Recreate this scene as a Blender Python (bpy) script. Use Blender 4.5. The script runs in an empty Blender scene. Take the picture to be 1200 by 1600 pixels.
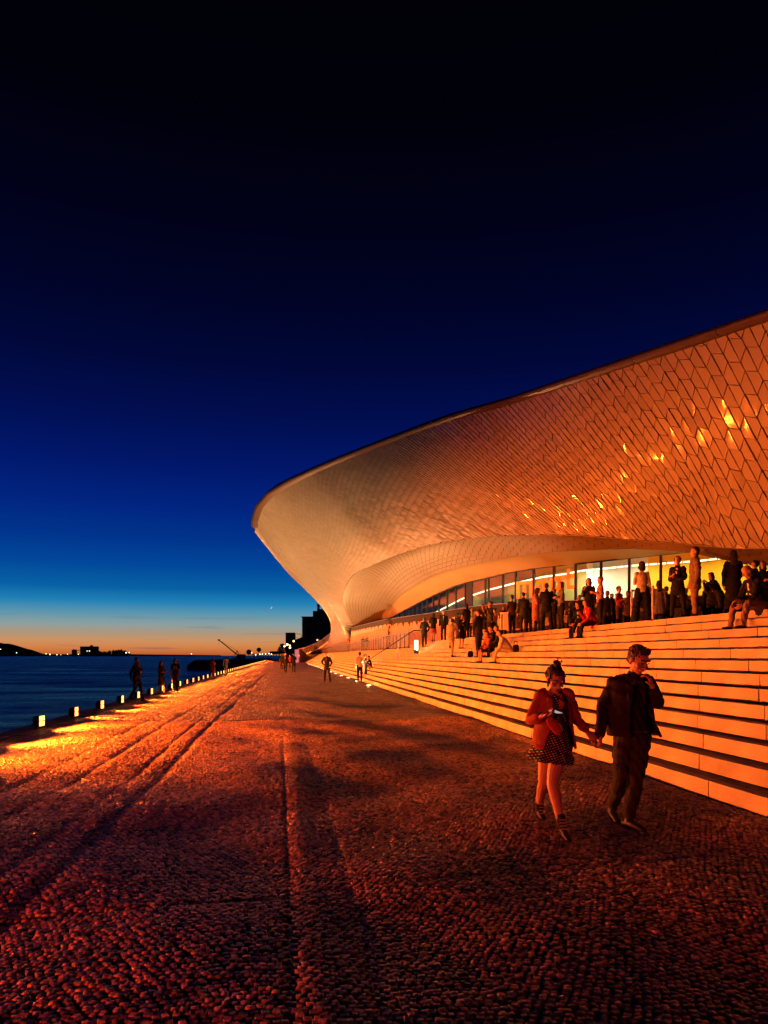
import bpy, bmesh, math, random
import numpy as np
from mathutils import Vector, Matrix, noise

random.seed(7); rng = np.random.default_rng(7)
SC = bpy.context.scene
COL = SC.collection

# ------------------------------------------------------------------ camera
TH = math.radians(7.64); CT, ST = math.cos(TH), math.sin(TH)
FP = 1155.0                      # focal length in photograph pixels
EYE = 1.65
cam_d = bpy.data.cameras.new('camera'); cam = bpy.data.objects.new('camera', cam_d); COL.objects.link(cam)
cam.location = (0, 0, EYE); cam.rotation_euler = (math.radians(90), 0, -TH)
cam_d.sensor_fit = 'VERTICAL'; cam_d.sensor_height = 36; cam_d.sensor_width = 27
cam_d.lens = FP / 1600 * 36; cam_d.shift_y = 224 / 1600
cam_d.clip_start = 0.05; cam_d.clip_end = 20000
SC.camera = cam

def lin(r, g, b, k=1.0):
    f = lambda c: (c / 255 / 12.92) if c / 255 <= 0.04045 else ((c / 255 + 0.055) / 1.055) ** 2.4
    return (f(r) * k, f(g) * k, f(b) * k, 1)

# ------------------------------------------------------------------ world: dusk sky
W_ = bpy.data.worlds.new('World'); SC.world = W_; W_.use_nodes = True
nt = W_.node_tree; nt.nodes.clear()
N = lambda t, **k: (lambda n: [setattr(n, a, b) for a, b in k.items()] and n or n)(nt.nodes.new(t))
out = N('ShaderNodeOutputWorld'); bg = N('ShaderNodeBackground'); tc = N('ShaderNodeTexCoord')
sep = N('ShaderNodeSeparateXYZ'); nt.links.new(tc.outputs['Generated'], sep.inputs[0])
def world_ramp(stops):
    r = N('ShaderNodeValToRGB'); e = r.color_ramp.elements
    while len(e) > 1: e.remove(e[-1])
    e[0].position, e[0].color = stops[0]
    for p, c in stops[1:]:
        x = e.new(p); x.color = c
    return r
sky_stops = [(0.0, lin(186, 88, 42)), (0.010, lin(214, 128, 70)), (0.019, lin(206, 146, 96)), (0.029, lin(174, 150, 124)), (0.040, lin(140, 160, 160)),
             (0.054, lin(92, 150, 174)), (0.068, lin(34, 130, 182)), (0.086, lin(8, 98, 164)), (0.115, lin(2, 72, 154)), (0.149, lin(1, 52, 140)), (0.19, lin(1, 36, 128)),
             (0.24, lin(1, 23, 106)), (0.30, lin(1, 14, 80)), (0.36, lin(1, 8, 57)), (0.43, lin(1, 4, 38)), (0.50, lin(1, 2, 24)), (0.58, lin(1, 1, 11)), (0.68, lin(1, 1, 6)), (1.0, lin(1, 1, 4))]
east_stops = [(0.0, lin(6, 14, 44)), (0.1, lin(4, 14, 56)), (0.3, lin(2, 8, 44)), (0.5, lin(1, 4, 28)), (1.0, lin(1, 1, 7))]
rw, re = world_ramp(sky_stops), world_ramp(east_stops)
nt.links.new(sep.outputs['Z'], rw.inputs[0]); nt.links.new(sep.outputs['Z'], re.inputs[0])
dot = N('ShaderNodeVectorMath', operation='DOT_PRODUCT'); dot.inputs[1].default_value = (-0.08, 0.99, 0)
nt.links.new(tc.outputs['Generated'], dot.inputs[0])
mr = N('ShaderNodeMapRange'); mr.interpolation_type = 'SMOOTHSTEP'
mr.inputs[1].default_value = -0.5; mr.inputs[2].default_value = 0.7
nt.links.new(dot.outputs['Value'], mr.inputs[0])
mx = N('ShaderNodeMix'); mx.data_type = 'RGBA'
nt.links.new(mr.outputs[0], mx.inputs[0]); nt.links.new(re.outputs[0], mx.inputs[6]); nt.links.new(rw.outputs[0], mx.inputs[7])
# thin streaks of cloud low over the horizon
mp = N('ShaderNodeMapping'); mp.inputs['Scale'].default_value = (5, 5, 95); nt.links.new(tc.outputs['Generated'], mp.inputs[0])
nz = N('ShaderNodeTexNoise'); nz.inputs['Scale'].default_value = 1.6; nz.inputs['Detail'].default_value = 4; nt.links.new(mp.outputs[0], nz.inputs[0])
cr = world_ramp([(0.0, (0, 0, 0, 1)), (0.60, (0, 0, 0, 1)), (0.72, (1, 1, 1, 1))]); nt.links.new(nz.outputs[0], cr.inputs[0])
lo = world_ramp([(0.0, (0.8, 0.8, 0.8, 1)), (0.03, (1, 1, 1, 1)), (0.06, (0, 0, 0, 1))]); nt.links.new(sep.outputs['Z'], lo.inputs[0])
mu = N('ShaderNodeMath', operation='MULTIPLY'); nt.links.new(cr.outputs[0], mu.inputs[0]); nt.links.new(lo.outputs[0], mu.inputs[1])
mu2 = N('ShaderNodeMath', operation='MULTIPLY'); nt.links.new(mu.outputs[0], mu2.inputs[0]); mu2.inputs[1].default_value = 0.45
mc = N('ShaderNodeMix'); mc.data_type = 'RGBA'; mc.inputs[7].default_value = lin(74, 84, 104)
nt.links.new(mu2.outputs[0], mc.inputs[0]); nt.links.new(mx.outputs[2], mc.inputs[6])
nt.links.new(mc.outputs[2], bg.inputs[0]); bg.inputs[1].default_value = 1.0
nt.links.new(bg.outputs[0], out.inputs[0])

SC.view_settings.view_transform = 'Standard'; SC.view_settings.look = 'None'
SC.view_settings.exposure = 0; SC.view_settings.gamma = 1; SC.view_settings.use_curve_mapping = False
SC.render.engine = 'CYCLES'
SC.cycles.max_bounces = 5; SC.cycles.diffuse_bounces = 3; SC.cycles.glossy_bounces = 3
SC.cycles.transparent_max_bounces = 12; SC.cycles.sample_clamp_indirect = 4
SC.cycles.use_denoising = True
try: SC.cycles.denoiser = 'OPENIMAGEDENOISE'
except Exception: pass

# ------------------------------------------------------------------ light colours
FLOOD = (1.0, 0.145, 0.010)       # the red-orange flood lights along the quay
FLOOD_W = 5200
WARM = (1.0, 0.46, 0.16)

# ------------------------------------------------------------------ world frame: x across the promenade, y along it
def P(px, py, q):
    X = (px - 600) * q; Z = FP * q
    return Vector((X * CT + Z * ST, -X * ST + Z * CT, EYE + (1024 - py) * q))
def fac(px): return (px - 600) * CT + FP * ST
def gnd(px, py, z=0.0):
    return P(px, py, (EYE - z) / (py - 1024))
def at_u(px, u, z=0.0):
    q = u / fac(px); v = P(px, 1024, q); v.z = z; return v

# ------------------------------------------------------------------ materials
MATS = {}
def mat(name, col, rough=0.6, metal=0.0, bump=0.0, bscale=60, vary=0.0, vscale=4, spec=0.5, coat=0.0, randobj=0.0, emit=None, estr=0):
    if name in MATS: return MATS[name]
    m = bpy.data.materials.new(name); m.use_nodes = True; MATS[name] = m
    t = m.node_tree; b = t.nodes['Principled BSDF']
    c = tuple(col[:3]) + (1,)
    b.inputs['Base Color'].default_value = c; b.inputs['Roughness'].default_value = rough
    b.inputs['Metallic'].default_value = metal; b.inputs['Specular IOR Level'].default_value = spec
    b.inputs['Coat Weight'].default_value = coat; b.inputs['Coat Roughness'].default_value = 0.08
    if emit: b.inputs['Emission Color'].default_value = tuple(emit[:3]) + (1,); b.inputs['Emission Strength'].default_value = estr
    co = t.nodes.new('ShaderNodeTexCoord')
    src = None
    if vary > 0 or randobj > 0:
        hs = t.nodes.new('ShaderNodeHueSaturation'); hs.inputs['Color'].default_value = c
        val = t.nodes.new('ShaderNodeMath'); val.operation = 'ADD'; val.inputs[0].default_value = 0; val.inputs[1].default_value = 1
        if vary > 0:
            n = t.nodes.new('ShaderNodeTexNoise'); n.inputs['Scale'].default_value = vscale; n.inputs['Detail'].default_value = 6
            t.links.new(co.outputs['Object'], n.inputs['Vector'])
            r = t.nodes.new('ShaderNodeMapRange'); r.inputs[1].default_value = 0.3; r.inputs[2].default_value = 0.7
            r.inputs[3].default_value = -vary; r.inputs[4].default_value = vary
            t.links.new(n.outputs[0], r.inputs[0]); t.links.new(r.outputs[0], val.inputs[0])
        src = val
        if randobj > 0:
            oi = t.nodes.new('ShaderNodeObjectInfo'); r2 = t.nodes.new('ShaderNodeMapRange')
            r2.inputs[3].default_value = -randobj; r2.inputs[4].default_value = randobj
            t.links.new(oi.outputs['Random'], r2.inputs[0])
            ad = t.nodes.new('ShaderNodeMath'); ad.operation = 'ADD'
            t.links.new(val.outputs[0], ad.inputs[0]); t.links.new(r2.outputs[0], ad.inputs[1]); src = ad
        t.links.new(src.outputs[0], hs.inputs['Value']); t.links.new(hs.outputs[0], b.inputs['Base Color'])
    if bump > 0:
        n = t.nodes.new('ShaderNodeTexNoise'); n.inputs['Scale'].default_value = bscale; n.inputs['Detail'].default_value = 5
        t.links.new(co.outputs['Object'], n.inputs['Vector'])
        bp = t.nodes.new('ShaderNodeBump'); bp.inputs['Strength'].default_value = bump; bp.inputs['Distance'].default_value = 0.02
        t.links.new(n.outputs[0], bp.inputs['Height']); t.links.new(bp.outputs[0], b.inputs['Normal'])
    return m

def emat(name, col, s):
    if name in MATS: return MATS[name]
    m = bpy.data.materials.new(name); m.use_nodes = True; MATS[name] = m
    t = m.node_tree; t.nodes.clear(); o = t.nodes.new('ShaderNodeOutputMaterial'); e = t.nodes.new('ShaderNodeEmission')
    e.inputs[0].default_value = tuple(col[:3]) + (1,); e.inputs[1].default_value = s; t.links.new(e.outputs[0], o.inputs[0])
    return m

def glass_mat(name, tint, gl=0.12, rough=0.02, dirt=0.0, dirtcol=(0.5, 0.5, 0.5)):
    m = bpy.data.materials.new(name); m.use_nodes = True; MATS[name] = m
    t = m.node_tree; t.nodes.clear(); o = t.nodes.new('ShaderNodeOutputMaterial')
    tr = t.nodes.new('ShaderNodeBsdfTransparent'); tr.inputs[0].default_value = tuple(tint) + (1,)
    g = t.nodes.new('ShaderNodeBsdfGlossy'); g.inputs['Roughness'].default_value = rough; g.inputs[0].default_value = (1, 1, 1, 1)
    mx = t.nodes.new('ShaderNodeMixShader'); lw = t.nodes.new('ShaderNodeLayerWeight'); lw.inputs[0].default_value = 0.25
    r = t.nodes.new('ShaderNodeMapRange'); r.inputs[3].default_value = gl; r.inputs[4].default_value = gl + .04
    t.links.new(lw.outputs['Fresnel'], r.inputs[0]); t.links.new(r.outputs[0], mx.inputs[0])
    t.links.new(tr.outputs[0], mx.inputs[1]); t.links.new(g.outputs[0], mx.inputs[2]); last = mx
    if dirt > 0:
        d = t.nodes.new('ShaderNodeBsdfDiffuse'); d.inputs[0].default_value = tuple(dirtcol) + (1,)
        m2 = t.nodes.new('ShaderNodeMixShader'); m2.inputs[0].default_value = dirt
        t.links.new(mx.outputs[0], m2.inputs[1]); t.links.new(d.outputs[0], m2.inputs[2]); last = m2
    t.links.new(last.outputs[0], o.inputs[0]); return m

M_TILE = mat('glazed_tile', (0.31, 0.265, 0.225), 0.40, vary=0.05, vscale=0.4, randobj=0.09, bump=0.04, bscale=5, spec=0.18, coat=0.40)
M_BACK = mat('dark_joint', (0.05, 0.045, 0.04), 0.9)
M_COPE = mat('coping_metal', (0.10, 0.065, 0.055), 0.45, metal=0.2, vary=0.1)
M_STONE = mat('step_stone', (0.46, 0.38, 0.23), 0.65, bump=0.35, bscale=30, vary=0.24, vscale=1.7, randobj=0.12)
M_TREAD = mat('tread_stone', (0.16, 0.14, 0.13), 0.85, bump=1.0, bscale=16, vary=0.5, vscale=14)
M_KERB = mat('kerb_stone', (0.11, 0.10, 0.095), 0.8, bump=0.6, bscale=18, vary=0.3, vscale=3, randobj=0.15)
M_WALLD = mat('quay_concrete', (0.10, 0.10, 0.10), 0.85, bump=0.6, bscale=3, vary=0.3)
M_SOFF = mat('cream_plaster', (0.22, 0.155, 0.06), 0.7, vary=0.05, vscale=1)
M_WHITE = mat('white_wall', (0.75, 0.74, 0.68), 0.7, vary=0.05, vscale=0.6)
M_YELL = mat('yellow_wall', (0.80, 0.43, 0.02), 0.7, vary=0.06, vscale=0.6)
M_MULL = mat('mullion_metal', (0.03, 0.03, 0.03), 0.4, metal=0.5)
M_STEEL = mat('rail_steel', (0.45, 0.43, 0.41), 0.35, metal=0.8)
M_DARKM = mat('dark_metal', (0.03, 0.03, 0.03), 0.5, metal=0.4, bump=0.1)
M_DARKB = mat('dark_brick', (0.16, 0.09, 0.07), 0.85, vary=0.25, vscale=0.4)
M_SIL = mat('far_masonry', (0.025, 0.023, 0.025), 0.9, vary=0.3, vscale=0.1)
M_FOL = mat('far_foliage', (0.018, 0.025, 0.014), 0.9, vary=0.4, vscale=0.5)
M_FLOORP = mat('platform_paving', (0.10, 0.09, 0.08), 0.75, bump=0.5, bscale=14, vary=0.25)
M_GLASS = glass_mat('window_glass', (0.86, 0.86, 0.74), 0.004)
M_BGLASS = glass_mat('balustrade_glass', (0.80, 0.74, 0.70), 0.12, dirt=0.10, dirtcol=(0.6, 0.55, 0.5))
M_LENS = emat('flood_lens', (1.0, 0.36, 0.075), 4.6)
M_LENSG = emat('ground_lens', (1.0, 0.62, 0.30), 14.0)
M_STRIP = emat('cove_strip', (1.0, 0.88, 0.55), 3.2)

# ------------------------------------------------------------------ object helpers
def tagp(o, label=None, cat=None, group=None, kind=None):
    if label: o['label'] = label
    if cat: o['category'] = cat
    if group: o['group'] = group
    if kind: o['kind'] = kind
    return o
def empty(name, loc=(0, 0, 0), rz=0, **k):
    o = bpy.data.objects.new(name, None); COL.objects.link(o); o.location = loc; o.rotation_euler = (0, 0, rz)
    o.empty_display_size = 0.2
    return tagp(o, **k)
def link(name, me, m=None, parent=None, smooth=False, **k):
    o = bpy.data.objects.new(name, me); COL.objects.link(o)
    if m is not None:
        if isinstance(m, (list, tuple)):
            for a in m: me.materials.append(a)
        else: me.materials.append(m)
    if parent is not None: o.parent = parent
    if smooth: me.polygons.foreach_set('use_smooth', [True] * len(me.polygons))
    return tagp(o, **k)
def pyd(name, V, F, m=None, parent=None, smooth=False, **k):
    me = bpy.data.meshes.new(name); me.from_pydata([tuple(v) for v in V], [], [tuple(f) for f in F]); me.update()
    return link(name, me, m, parent, smooth, **k)
class MB:
    def __init__(s): s.V = []; s.F = []; s.MI = []; s.mi = 0
    def add(s, V, F):
        n = len(s.V); s.V += [tuple(v) for v in V]; s.F += [tuple(i + n for i in f) for f in F]; s.MI += [s.mi] * len(F)
    def box(s, c, d, rz=0, rx=0, ry=0):
        R = Matrix.Rotation(rz, 3, 'Z') @ Matrix.Rotation(ry, 3, 'Y') @ Matrix.Rotation(rx, 3, 'X')
        V = [Vector(c) + R @ Vector((x * d[0] / 2, y * d[1] / 2, z * d[2] / 2)) for x in (-1, 1) for y in (-1, 1) for z in (-1, 1)]
        s.add(V, [(0, 1, 3, 2), (4, 6, 7, 5), (0, 4, 5, 1), (2, 3, 7, 6), (0, 2, 6, 4), (1, 5, 7, 3)])
    def bar(s, a, b, w, h=None):
        a, b = Vector(a), Vector(b); h = h or w; t = (b - a).normalized()
        x = t.cross(Vector((0, 0, 1)));  x = x.normalized() if x.length > 1e-4 else Vector((1, 0, 0)); y = x.cross(t)
        V = [p + x * i * w / 2 + y * j * h / 2 for p in (a, b) for i, j in ((-1, -1), (1, -1), (1, 1), (-1, 1))]
        s.add(V, [(3, 2, 1, 0), (4, 5, 6, 7), (0, 1, 5, 4), (1, 2, 6, 5), (2, 3, 7, 6), (3, 0, 4, 7)])
    def tube(s, pts, r, n=8, cap=True):
        pts = [Vector(p) for p in pts]; rr = r if isinstance(r, (list, tuple)) else [r] * len(pts); V = []
        for i, p in enumerate(pts):
            t = (pts[min(i + 1, len(pts) - 1)] - pts[max(i - 1, 0)]).normalized()
            x = t.cross(Vector((0, 0, 1))); x = x.normalized() if x.length > 1e-3 else Vector((1, 0, 0)); y = x.cross(t)
            V += [p + (x * math.cos(a) + y * math.sin(a)) * rr[i] for a in [k * 2 * math.pi / n for k in range(n)]]
        F = [(i * n + k, i * n + (k + 1) % n, (i + 1) * n + (k + 1) % n, (i + 1) * n + k) for i in range(len(pts) - 1) for k in range(n)]
        if cap: F += [tuple(range(n))[::-1], tuple((len(pts) - 1) * n + k for k in range(n))]
        s.add(V, F)
    def ball(s, c, r, n=12, m=8):
        r = r if isinstance(r, (list, tuple)) else (r, r, r); V = []
        for i in range(m + 1):
            for k in range(n):
                p = math.pi * i / m; a = 2 * math.pi * k / n
                V.append((c[0] + r[0] * math.sin(p) * math.cos(a), c[1] + r[1] * math.sin(p) * math.sin(a), c[2] + r[2] * math.cos(p)))
        s.add(V, [(i * n + k, (i + 1) * n + k, (i + 1) * n + (k + 1) % n, i * n + (k + 1) % n) for i in range(m) for k in range(n)])
    def build(s, name, m, parent=None, smooth=False, **k):
        o = pyd(name, s.V, s.F, m, parent, smooth, **k)
        if max(s.MI or [0]) > 0: o.data.polygons.foreach_set('material_index', s.MI)
        return o
    def mesh(s, name, m=None):
        me = bpy.data.meshes.new(name); me.from_pydata(s.V, [], s.F); me.update()
        if m: me.materials.append(m)
        return me

def light(kind, name, loc, col, w, parent=None, size=0.1, target=None, cone=None, blend=0.6, size_y=None):
    d = bpy.data.lights.new(name, kind); d.color = col; d.energy = w
    if kind == 'AREA':
        d.size = size
        if size_y: d.shape = 'RECTANGLE'; d.size_y = size_y
    else: d.shadow_soft_size = size
    if kind == 'SPOT': d.spot_size = math.radians(cone or 90); d.spot_blend = blend
    o = bpy.data.objects.new(name, d); COL.objects.link(o); o.location = loc
    if target is not None: o.rotation_euler = Vector(target).to_track_quat('-Z', 'Y').to_euler()
    if parent: o.parent = parent
    return o

# ------------------------------------------------------------------ ground, water
U_Q = -5.30           # inner edge of the quay kerb
U_ST = 4.87; RISE = 0.1955; TRD = 0.36
def gh(u, s):
    # gentle hollows, wheel ruts and lines of the old rails in the paving
    u = np.asarray(u, float); s = np.asarray(s, float)
    h = 0.020 * np.sin(0.55 * s + 0.9 * u + 1.3 * np.sin(0.21 * s + 0.5 * u)) + 0.016 * np.sin(1.3 * u - 0.31 * s + 2 * np.sin(.37 * s))
    h += 0.009 * np.sin(2.1 * s + 1.7 * u + 1.5 * np.sin(1.1 * u)) + 0.007 * np.sin(3.3 * u + .9 * s) + .006 * np.sin(2.9 * s - 2.3 * u)
    near = np.exp(-(s / 13.0) ** 2)
    for u0, w, d, f in ((-1.72, .07, .015, 1), (-2.10, .05, .010, 1), (-2.80, .07, .012, 1), (0.0, .024, .020, near), (0.43, .07, .012, near), (-3.4, .08, .010, 1)):
        wob = 0.03 * np.sin(0.35 * s + u0)
        h -= f * d * np.exp(-((u - u0 - wob) / w) ** 2)
    h += near * 0.015 * np.exp(-((u - 0.12) / .10) ** 2)
    sl = 4.86 + (u + 1.75) * 0.163
    h -= np.where(u < 0, 1, .3) * 0.02 * np.exp(-((s - sl) / .035) ** 2)
    edge = np.clip((u - U_Q) / .3, 0, 1) * np.clip((U_ST - u) / .3, 0, 1)
    return h * edge
S_NEAR = 19.0
def grid_sheet(name, us, ss, zf, m, **k):
    UU, SS = np.meshgrid(us, ss, indexing='ij'); ZZ = zf(UU, SS)
    V = np.stack([UU, SS, ZZ], -1).reshape(-1, 3); nu, ns = UU.shape
    i, j = np.meshgrid(np.arange(nu - 1), np.arange(ns - 1), indexing='ij'); a = (i * ns + j).ravel()
    F = np.stack([a, a + ns, a + ns + 1, a + 1], -1)
    me = bpy.data.meshes.new(name); me.from_pydata(V.tolist(), [], F.tolist()); me.update()
    return link(name, me, m, smooth=True, **k)

def cobble_material():
    m = bpy.data.materials.new('cobble_paving'); m.use_nodes = True; MATS['cobble_paving'] = m
    t = m.node_tree; b = t.nodes['Principled BSDF']; co = t.nodes.new('ShaderNodeTexCoord')
    v = t.nodes.new('ShaderNodeTexVoronoi'); v.inputs['Scale'].default_value = 11.5; v.inputs['Randomness'].default_value = 0.7
    v2 = t.nodes.new('ShaderNodeTexVoronoi'); v2.feature = 'DISTANCE_TO_EDGE'; v2.inputs['Scale'].default_value = 11.5; v2.inputs['Randomness'].default_value = 0.7
    t.links.new(co.outputs['Object'], v.inputs['Vector']); t.links.new(co.outputs['Object'], v2.inputs['Vector'])
    r = t.nodes.new('ShaderNodeMapRange'); r.inputs[2].default_value = 0.18; t.links.new(v2.outputs['Distance'], r.inputs[0])
    n = t.nodes.new('ShaderNodeTexNoise'); n.inputs['Scale'].default_value = 0.9; n.inputs['Detail'].default_value = 9; t.links.new(co.outputs['Object'], n.inputs['Vector'])
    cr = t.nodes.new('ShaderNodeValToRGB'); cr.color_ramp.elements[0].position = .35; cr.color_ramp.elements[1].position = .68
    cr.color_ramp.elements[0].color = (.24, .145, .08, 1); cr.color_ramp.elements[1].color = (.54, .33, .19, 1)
    t.links.new(n.outputs[0], cr.inputs[0])
    sc = t.nodes.new('ShaderNodeSeparateColor'); t.links.new(v.outputs['Color'], sc.inputs[0])
    hs = t.nodes.new('ShaderNodeHueSaturation'); mr = t.nodes.new('ShaderNodeMapRange'); mr.inputs[3].default_value = .25; mr.inputs[4].default_value = 1.7
    t.links.new(sc.outputs[0], mr.inputs[0]); t.links.new(mr.outputs[0], hs.inputs['Value']); t.links.new(cr.outputs[0], hs.inputs['Color'])
    mm = t.nodes.new('ShaderNodeMix'); mm.data_type = 'RGBA'; mm.inputs[6].default_value = (.04, .035, .03, 1)
    t.links.new(r.outputs[0], mm.inputs[0]); t.links.new(hs.outputs[0], mm.inputs[7]); t.links.new(mm.outputs[2], b.inputs['Base Color'])
    ad = t.nodes.new('ShaderNodeMath'); ad.operation = 'MULTIPLY_ADD'; ad.inputs[1].default_value = .5
    t.links.new(sc.outputs[1], ad.inputs[0]); t.links.new(r.outputs[0], ad.inputs[2])
    bp = t.nodes.new('ShaderNodeBump'); bp.inputs['Strength'].default_value = 1.0; bp.inputs['Distance'].default_value = 0.09
    t.links.new(ad.outputs[0], bp.inputs['Height']); t.links.new(bp.outputs[0], b.inputs['Normal'])
    b.inputs['Roughness'].default_value = 0.55
    return m
M_COB = cobble_material()
M_MORT = mat('sand_joint', (0.045, 0.04, 0.035), 0.95, bump=0.8, bscale=40)
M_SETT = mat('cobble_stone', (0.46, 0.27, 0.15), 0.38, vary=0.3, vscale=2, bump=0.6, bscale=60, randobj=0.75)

grid_sheet('promenade', np.arange(U_Q, U_ST + .01, .05), np.concatenate([np.arange(S_NEAR - .03, 60, .12), np.arange(60, 240, .4)]), lambda u, s: gh(u, s) + .001, M_COB, kind='structure')
grid_sheet('promenade_bed', np.arange(U_Q, U_ST + .01, .08), np.concatenate([np.arange(-14, 2, 1.0), np.arange(2, S_NEAR + .001, .08)]),
           lambda u, s: gh(u, s) - 0.016, M_MORT, kind='structure')

def make_cobbles():
    c = 0.047; rows = []
    near = []
    s = 2.3; ri = 0
    while s < S_NEAR - .02:
        us = np.arange(U_Q + .05 + (ri % 2) * c * .5, U_ST - .05, c)
        us = us + rng.uniform(-.009, .009, us.shape) + 0.02 * math.sin(s * 1.1)
        ss = s + rng.uniform(-.010, .010, us.shape) + 0.10 * np.sin(us * 1.9 + s * .35) + .05 * np.sin(us * 4.1 - s * .8)
        X = us * CT - ss * ST; Z = us * ST + ss * CT
        ok = (np.abs(X) < Z * 0.60 + .9)
        for a, b in zip(us[ok], ss[ok]): rows.append((a, b))
        s += c; ri += 1
    R = np.array(rows); n = len(R)
    z0 = gh(R[:, 0], R[:, 1])
    hx = c * .5 * rng.uniform(.66, .99, n); hy = c * .5 * rng.uniform(.66, .99, n)
    rot = rng.normal(0, .22, n); lift = rng.normal(0, .0022, n)
    tx = rng.normal(0, .07, n); ty = rng.normal(0, .07, n)
    depth = R[:, 0] * ST + R[:, 1] * CT
    X = R[:, 0] * CT - R[:, 1] * ST
    vis = (depth > 3.2) & (np.abs(X) < depth * .52) & (depth * 576 > 1.6 * FP)
    order = np.argsort(np.where(vis, depth, 99)); ind = order[:300]
    mask = np.ones(n, bool); mask[ind] = False
    base = np.array([(-1, -1), (1, -1), (1, 1), (-1, 1)], float)
    def verts(idx):
        k = len(idx); jit = rng.uniform(-.12, .12, (k, 4, 2))
        b = base[None] * (1 + jit)
        def place(sc, dz):
            x = b[..., 0] * hx[idx, None] * sc; y = b[..., 1] * hy[idx, None] * sc
            cs, sn = np.cos(rot[idx])[:, None], np.sin(rot[idx])[:, None]
            z = z0[idx, None] + lift[idx, None] + dz + (x * tx[idx, None] + y * ty[idx, None] if dz > -.01 else 0)
            return np.stack([R[idx, 0][:, None] + x * cs - y * sn, R[idx, 1][:, None] + x * sn + y * cs, z + np.zeros_like(x)], -1)
        return np.concatenate([place(1, -.025), place(.96, -.002), place(.74, .003)], 1)
    fq = [(0, 1, 5, 4), (1, 2, 6, 5), (2, 3, 7, 6), (3, 0, 4, 7), (4, 5, 9, 8), (5, 6, 10, 9), (6, 7, 11, 10), (7, 4, 8, 11), (8, 9, 10, 11)]
    idx = np.nonzero(mask)[0]; V = verts(idx).reshape(-1, 3)
    F = (np.array(fq)[None] + (np.arange(len(idx)) * 12)[:, None, None]).reshape(-1, 4)
    me = bpy.data.meshes.new('cobble_field'); me.vertices.add(len(V)); me.vertices.foreach_set('co', V.ravel()); me.loops.add(F.size); me.loops.foreach_set('vertex_index', F.ravel().astype(np.int32))
    me.polygons.add(len(F)); me.polygons.foreach_set('loop_start', np.arange(0, F.size, 4, dtype=np.int32)); me.update(calc_edges=True)
    print('cobbles', n)
    root = empty('cobble_paving', (0, 2.3, 0), label='grey cobblestone paving covering the foreground of the promenade', cat='paving')
    o = link('cobble_field', me, M_SETTF, root, kind='stuff'); o.location = (0, -2.3, 0)
    Vi = verts(ind)
    metas = []
    for i, gi in enumerate(ind):
        if i < 14:
            v = Vi[i] - np.array([R[gi, 0], R[gi, 1], z0[gi]])
            mm = bpy.data.meshes.new('cobble'); mm.from_pydata(v.tolist(), [], fq); mm.update(); mm.materials.append(M_SETT); metas.append(mm)
        ob = bpy.data.objects.new('cobble', metas[i % 14]); COL.objects.link(ob); ob.parent = root
        ob.location = (R[gi, 0], R[gi, 1] - 2.3, z0[gi] + rng.uniform(-.003, .003)); ob.rotation_euler = (rng.normal(0, .04), rng.normal(0, .04), rng.normal(0, .05))
def settf():
    m = M_SETT.copy(); m.name = 'cobble_stone_field'
    t = m.node_tree; b = t.nodes['Principled BSDF']
    ge = t.nodes.new('ShaderNodeNewGeometry'); hs = [x for x in t.nodes if x.type == 'HUE_SAT'][0]
    oi = [x for x in t.nodes if x.type == 'OBJECT_INFO'][0]
    for l in list(t.links):
        if l.from_node == oi: to = l.to_socket; t.links.remove(l); t.links.new(ge.outputs['Random Per Island'], to)
    return m
M_SETTF = settf()
make_cobbles()

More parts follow.
